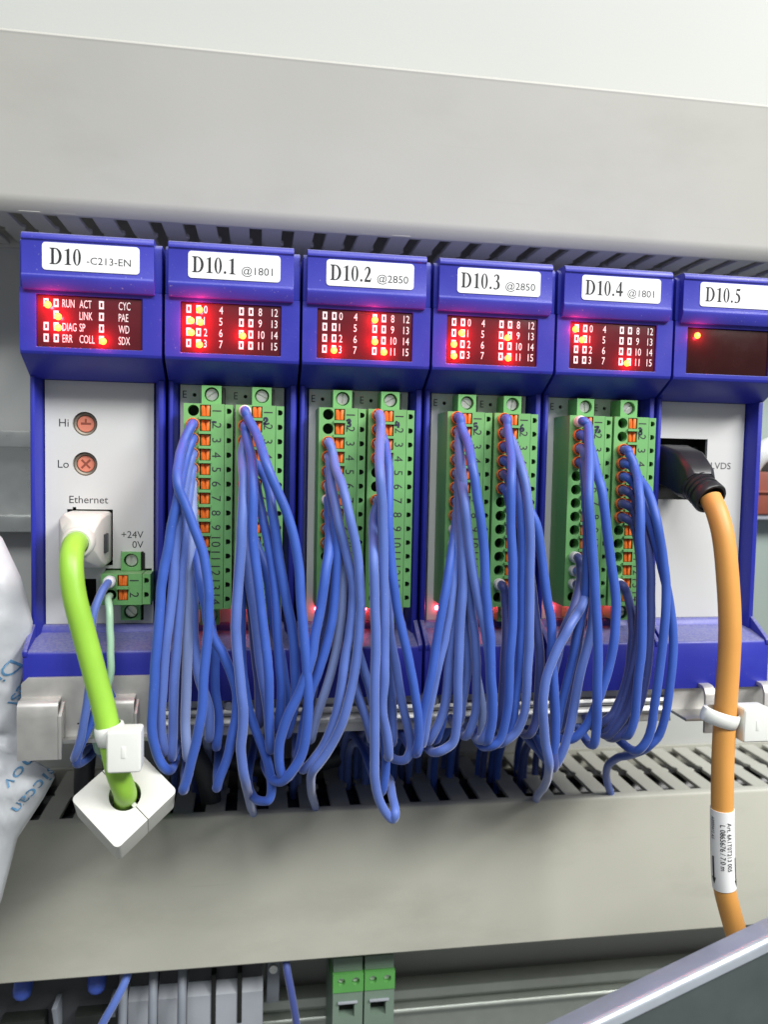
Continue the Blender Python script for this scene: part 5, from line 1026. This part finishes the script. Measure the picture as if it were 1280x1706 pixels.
loose('black_cable', 'thick black cable coming down behind the ferrite clamp into the duct', 'cable', [(12, 60, -104), (13, 52, -118), (15, 46, -134), (16, 47, -150), (15, 50, -166), (15, 52, -186)], 3.6, M['darkgrey'])
loose('black_cable', 'black cable standing beside the bag below the left hook', 'cable', [(4, 66, -104), (5.5, 58, -120), (7, 52, -136), (6, 50, -152), (6, 52, -166), (6, 53, -186)], 3.2, M['darkgrey'])
loose('black_cable', 'black cable behind the leftmost blue wires, bending into the duct', 'cable', [(30, 64, -104), (32, 56, -122), (36, 50, -138), (44, 49, -150), (47, 51, -166), (47, 52, -186)], 3.4, M['darkgrey'])
loose('black_cable', 'long black cable added to darken the slats behind the blue wires', 'cable', [(16, 72, -132), (36, 68, -146), (60, 64, -155.5), (84, 64, -155), (104, 68, -148), (122, 76, -132)], 3.3, M['darkgrey'])  # added to darken the gap behind the wire curtain
for y_, z_, lb in ((50, -171, 'front'), (63, -170, 'middle'), (76, -172, 'rear')):  # added cables that make the lower duct's slots look dark
    loose('black_cable', 'thick black cable added to darken the lower duct, %s one of three under the slots' % lb, 'cable',
          [(-66, y_, z_ - 2), (-10, y_ + 1, z_), (60, y_ - 1, z_ - 1), (130, y_ + 1, z_), (200, y_, z_ - 1), (270, y_ - 1, z_), (326, y_, z_ - 2)], 6.6, M['rubber'])
loose('blue_wire', 'pale blue wire slanting beside the relay base below the duct', 'wire', [(21.5, 46, -212), (20.4, 42, -216), (17.2, 40, -222), (13.4, 40, -229), (10, 42, -238), (9, 46, -262)], 1.3, WIRE[1])
loose('blue_wire', 'single blue wire crossing the bottom rail beside the green terminals', 'wire', [(71.5, 46, -210), (72.2, 41, -216), (73.6, 40, -223), (75.6, 40, -235), (77, 42, -252), (77, 46, -280)], 1.25, WIRE[3])
t = thing('end_stop', 'grey rail end stop beside the wide terminal block', 'end stop', (66, 55, -232))
MB().prism([(2, 16), (3, -2), (7, -10), (18, -10), (18, 16)], 'x', 0, 4.4).build('body', M['midgrey'], t, bevel=0.4)
MB().lathe([(1.5, 0), (1.5, 0.8), (0.01, 1.0)], (2.2, 2.2, 6), (0, -1, 0), 14).build('screw', M['steel'], t)
def green_terminal(x, label):
    t = thing('ground_terminal', label, 'terminal block', (x, 46, -226), 'green terminals on the bottom rail')
    b = MB(); b.pierced(rect(0, 10.6, -3.4, 3.0), [(circle(2.9, 0.4, 1.35, 16), 2.2, True), (circle(7.9, 0.4, 1.35, 16), 2.2, True)], 0, 10)
    b.build('green_top', [M['limegreen'], M['hole']], t, angle=25)
    for q in (2.9, 7.9):
        s = link('screw', SCREW, t, (q, 2.0, 0.4)); s.scale = (0.68, 0.68, 0.68); s.rotation_euler = (0, random.uniform(0, 3), 0)
    MB().prism([(1.5, 8), (1.5, 3.05), (10, 3.05), (20, 8)], 'x', 0.2, 10.4).build('shoulder', M['darkgreen'], t, bevel=0.3)
    b = MB(); b.pierced(rect(0.1, 10.5, -34, -3.45), [(rect(2.2, 7.6, -12.6, -7.6), 4.0, True)], 0.4, 24)
    b.build('body', [M['darkgreen'], M['hole']], t, angle=25)
    MB().box(1.8, 8.6, -0.4, 0.38, -7.4, -6.7).build('sill', M['palegrey'], t, bevel=0.1)
    return t
green_terminal(88.2, 'green and grey ground terminal nearest the blue wire on the bottom rail')
green_terminal(99.2, 'green and grey ground terminal at the far end of the pair on the rail')

# steel profile in front, and the device behind the last module
t = thing('steel_profile', 'folded galvanised steel profile slanting across the lower right corner', 'steel profile', (155, -60, -159.4))
d = Vector((39.2, 0, 15.3)).normalized()
w_ = Vector((0, 1, -0.12)); w_ = (w_ - d * w_.dot(d)).normalized(); u = w_.cross(d); u = u if u.z > 0 else -u
RB = 1.6
pts = [(6.4, 0.0), (RB, 0.0)] + [(RB - RB * math.sin(math.radians(a)), -RB + RB * math.cos(math.radians(a))) for a in range(12, 85, 12)] + [(0.0, -RB - 1.2), (0.9, -RB - 1.2), (0.9, -2.2), (1.4, -1.4), (2.2, -1.0), (6.4, -1.0)]
b = MB(); n = len(pts)
vs = [d * L_ + w_ * p[0] + u * p[1] for L_ in (-90, 130) for p in pts]
fs = [(i, (i + 1) % n, n + (i + 1) % n, n + i) for i in range(n)]
tri = tessellate_polygon([[Vector((p[0], p[1], 0)) for p in pts]])
fs += [tuple(q) for q in tri] + [tuple(n + i for i in q) for q in tri]
b.add(vs, fs).build('profile', M['galv'], t, bevel=0.0, angle=40)
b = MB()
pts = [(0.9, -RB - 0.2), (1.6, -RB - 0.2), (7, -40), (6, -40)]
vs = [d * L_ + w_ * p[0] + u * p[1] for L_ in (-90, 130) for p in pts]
b.add(vs, [(0, 1, 2, 3), (7, 6, 5, 4), (0, 4, 5, 1), (1, 5, 6, 2), (2, 6, 7, 3), (3, 7, 4, 0)]).build('web', M['shaded_web'], t)  # lower face of the fold, made dark by colour to look shaded
t = thing('wall_device', 'red-brown device with white cap at the right edge behind the modules', 'device', (253, 70, -54))
MB().box(0, 24, 0, 14, -10.5, 6.2).box(-0.6, 24, -1, 0.2, -2.2, -1.2).build('body', M['brick_red'], t, bevel=0.6)
MB().tube(spline([(1, 6, 6.5), (3, 3, 12), (9, 2, 16), (20, 2, 15)], 5), [4.2] * 15 + [4.2], 14).build('cap', M['nylon'], t)
MB().box(2, 24, 1, 12, -12.6, -10.6).build('foot', M['palegrey'], t, bevel=0.3)
t = thing('side_panel', 'grey-green panel behind the last module at the right edge', 'panel', (238, 79, -60))
MB().box(0, 260, 0, 5, -72, 80).build('sheet', M['greenpanel'], t, bevel=0.5)
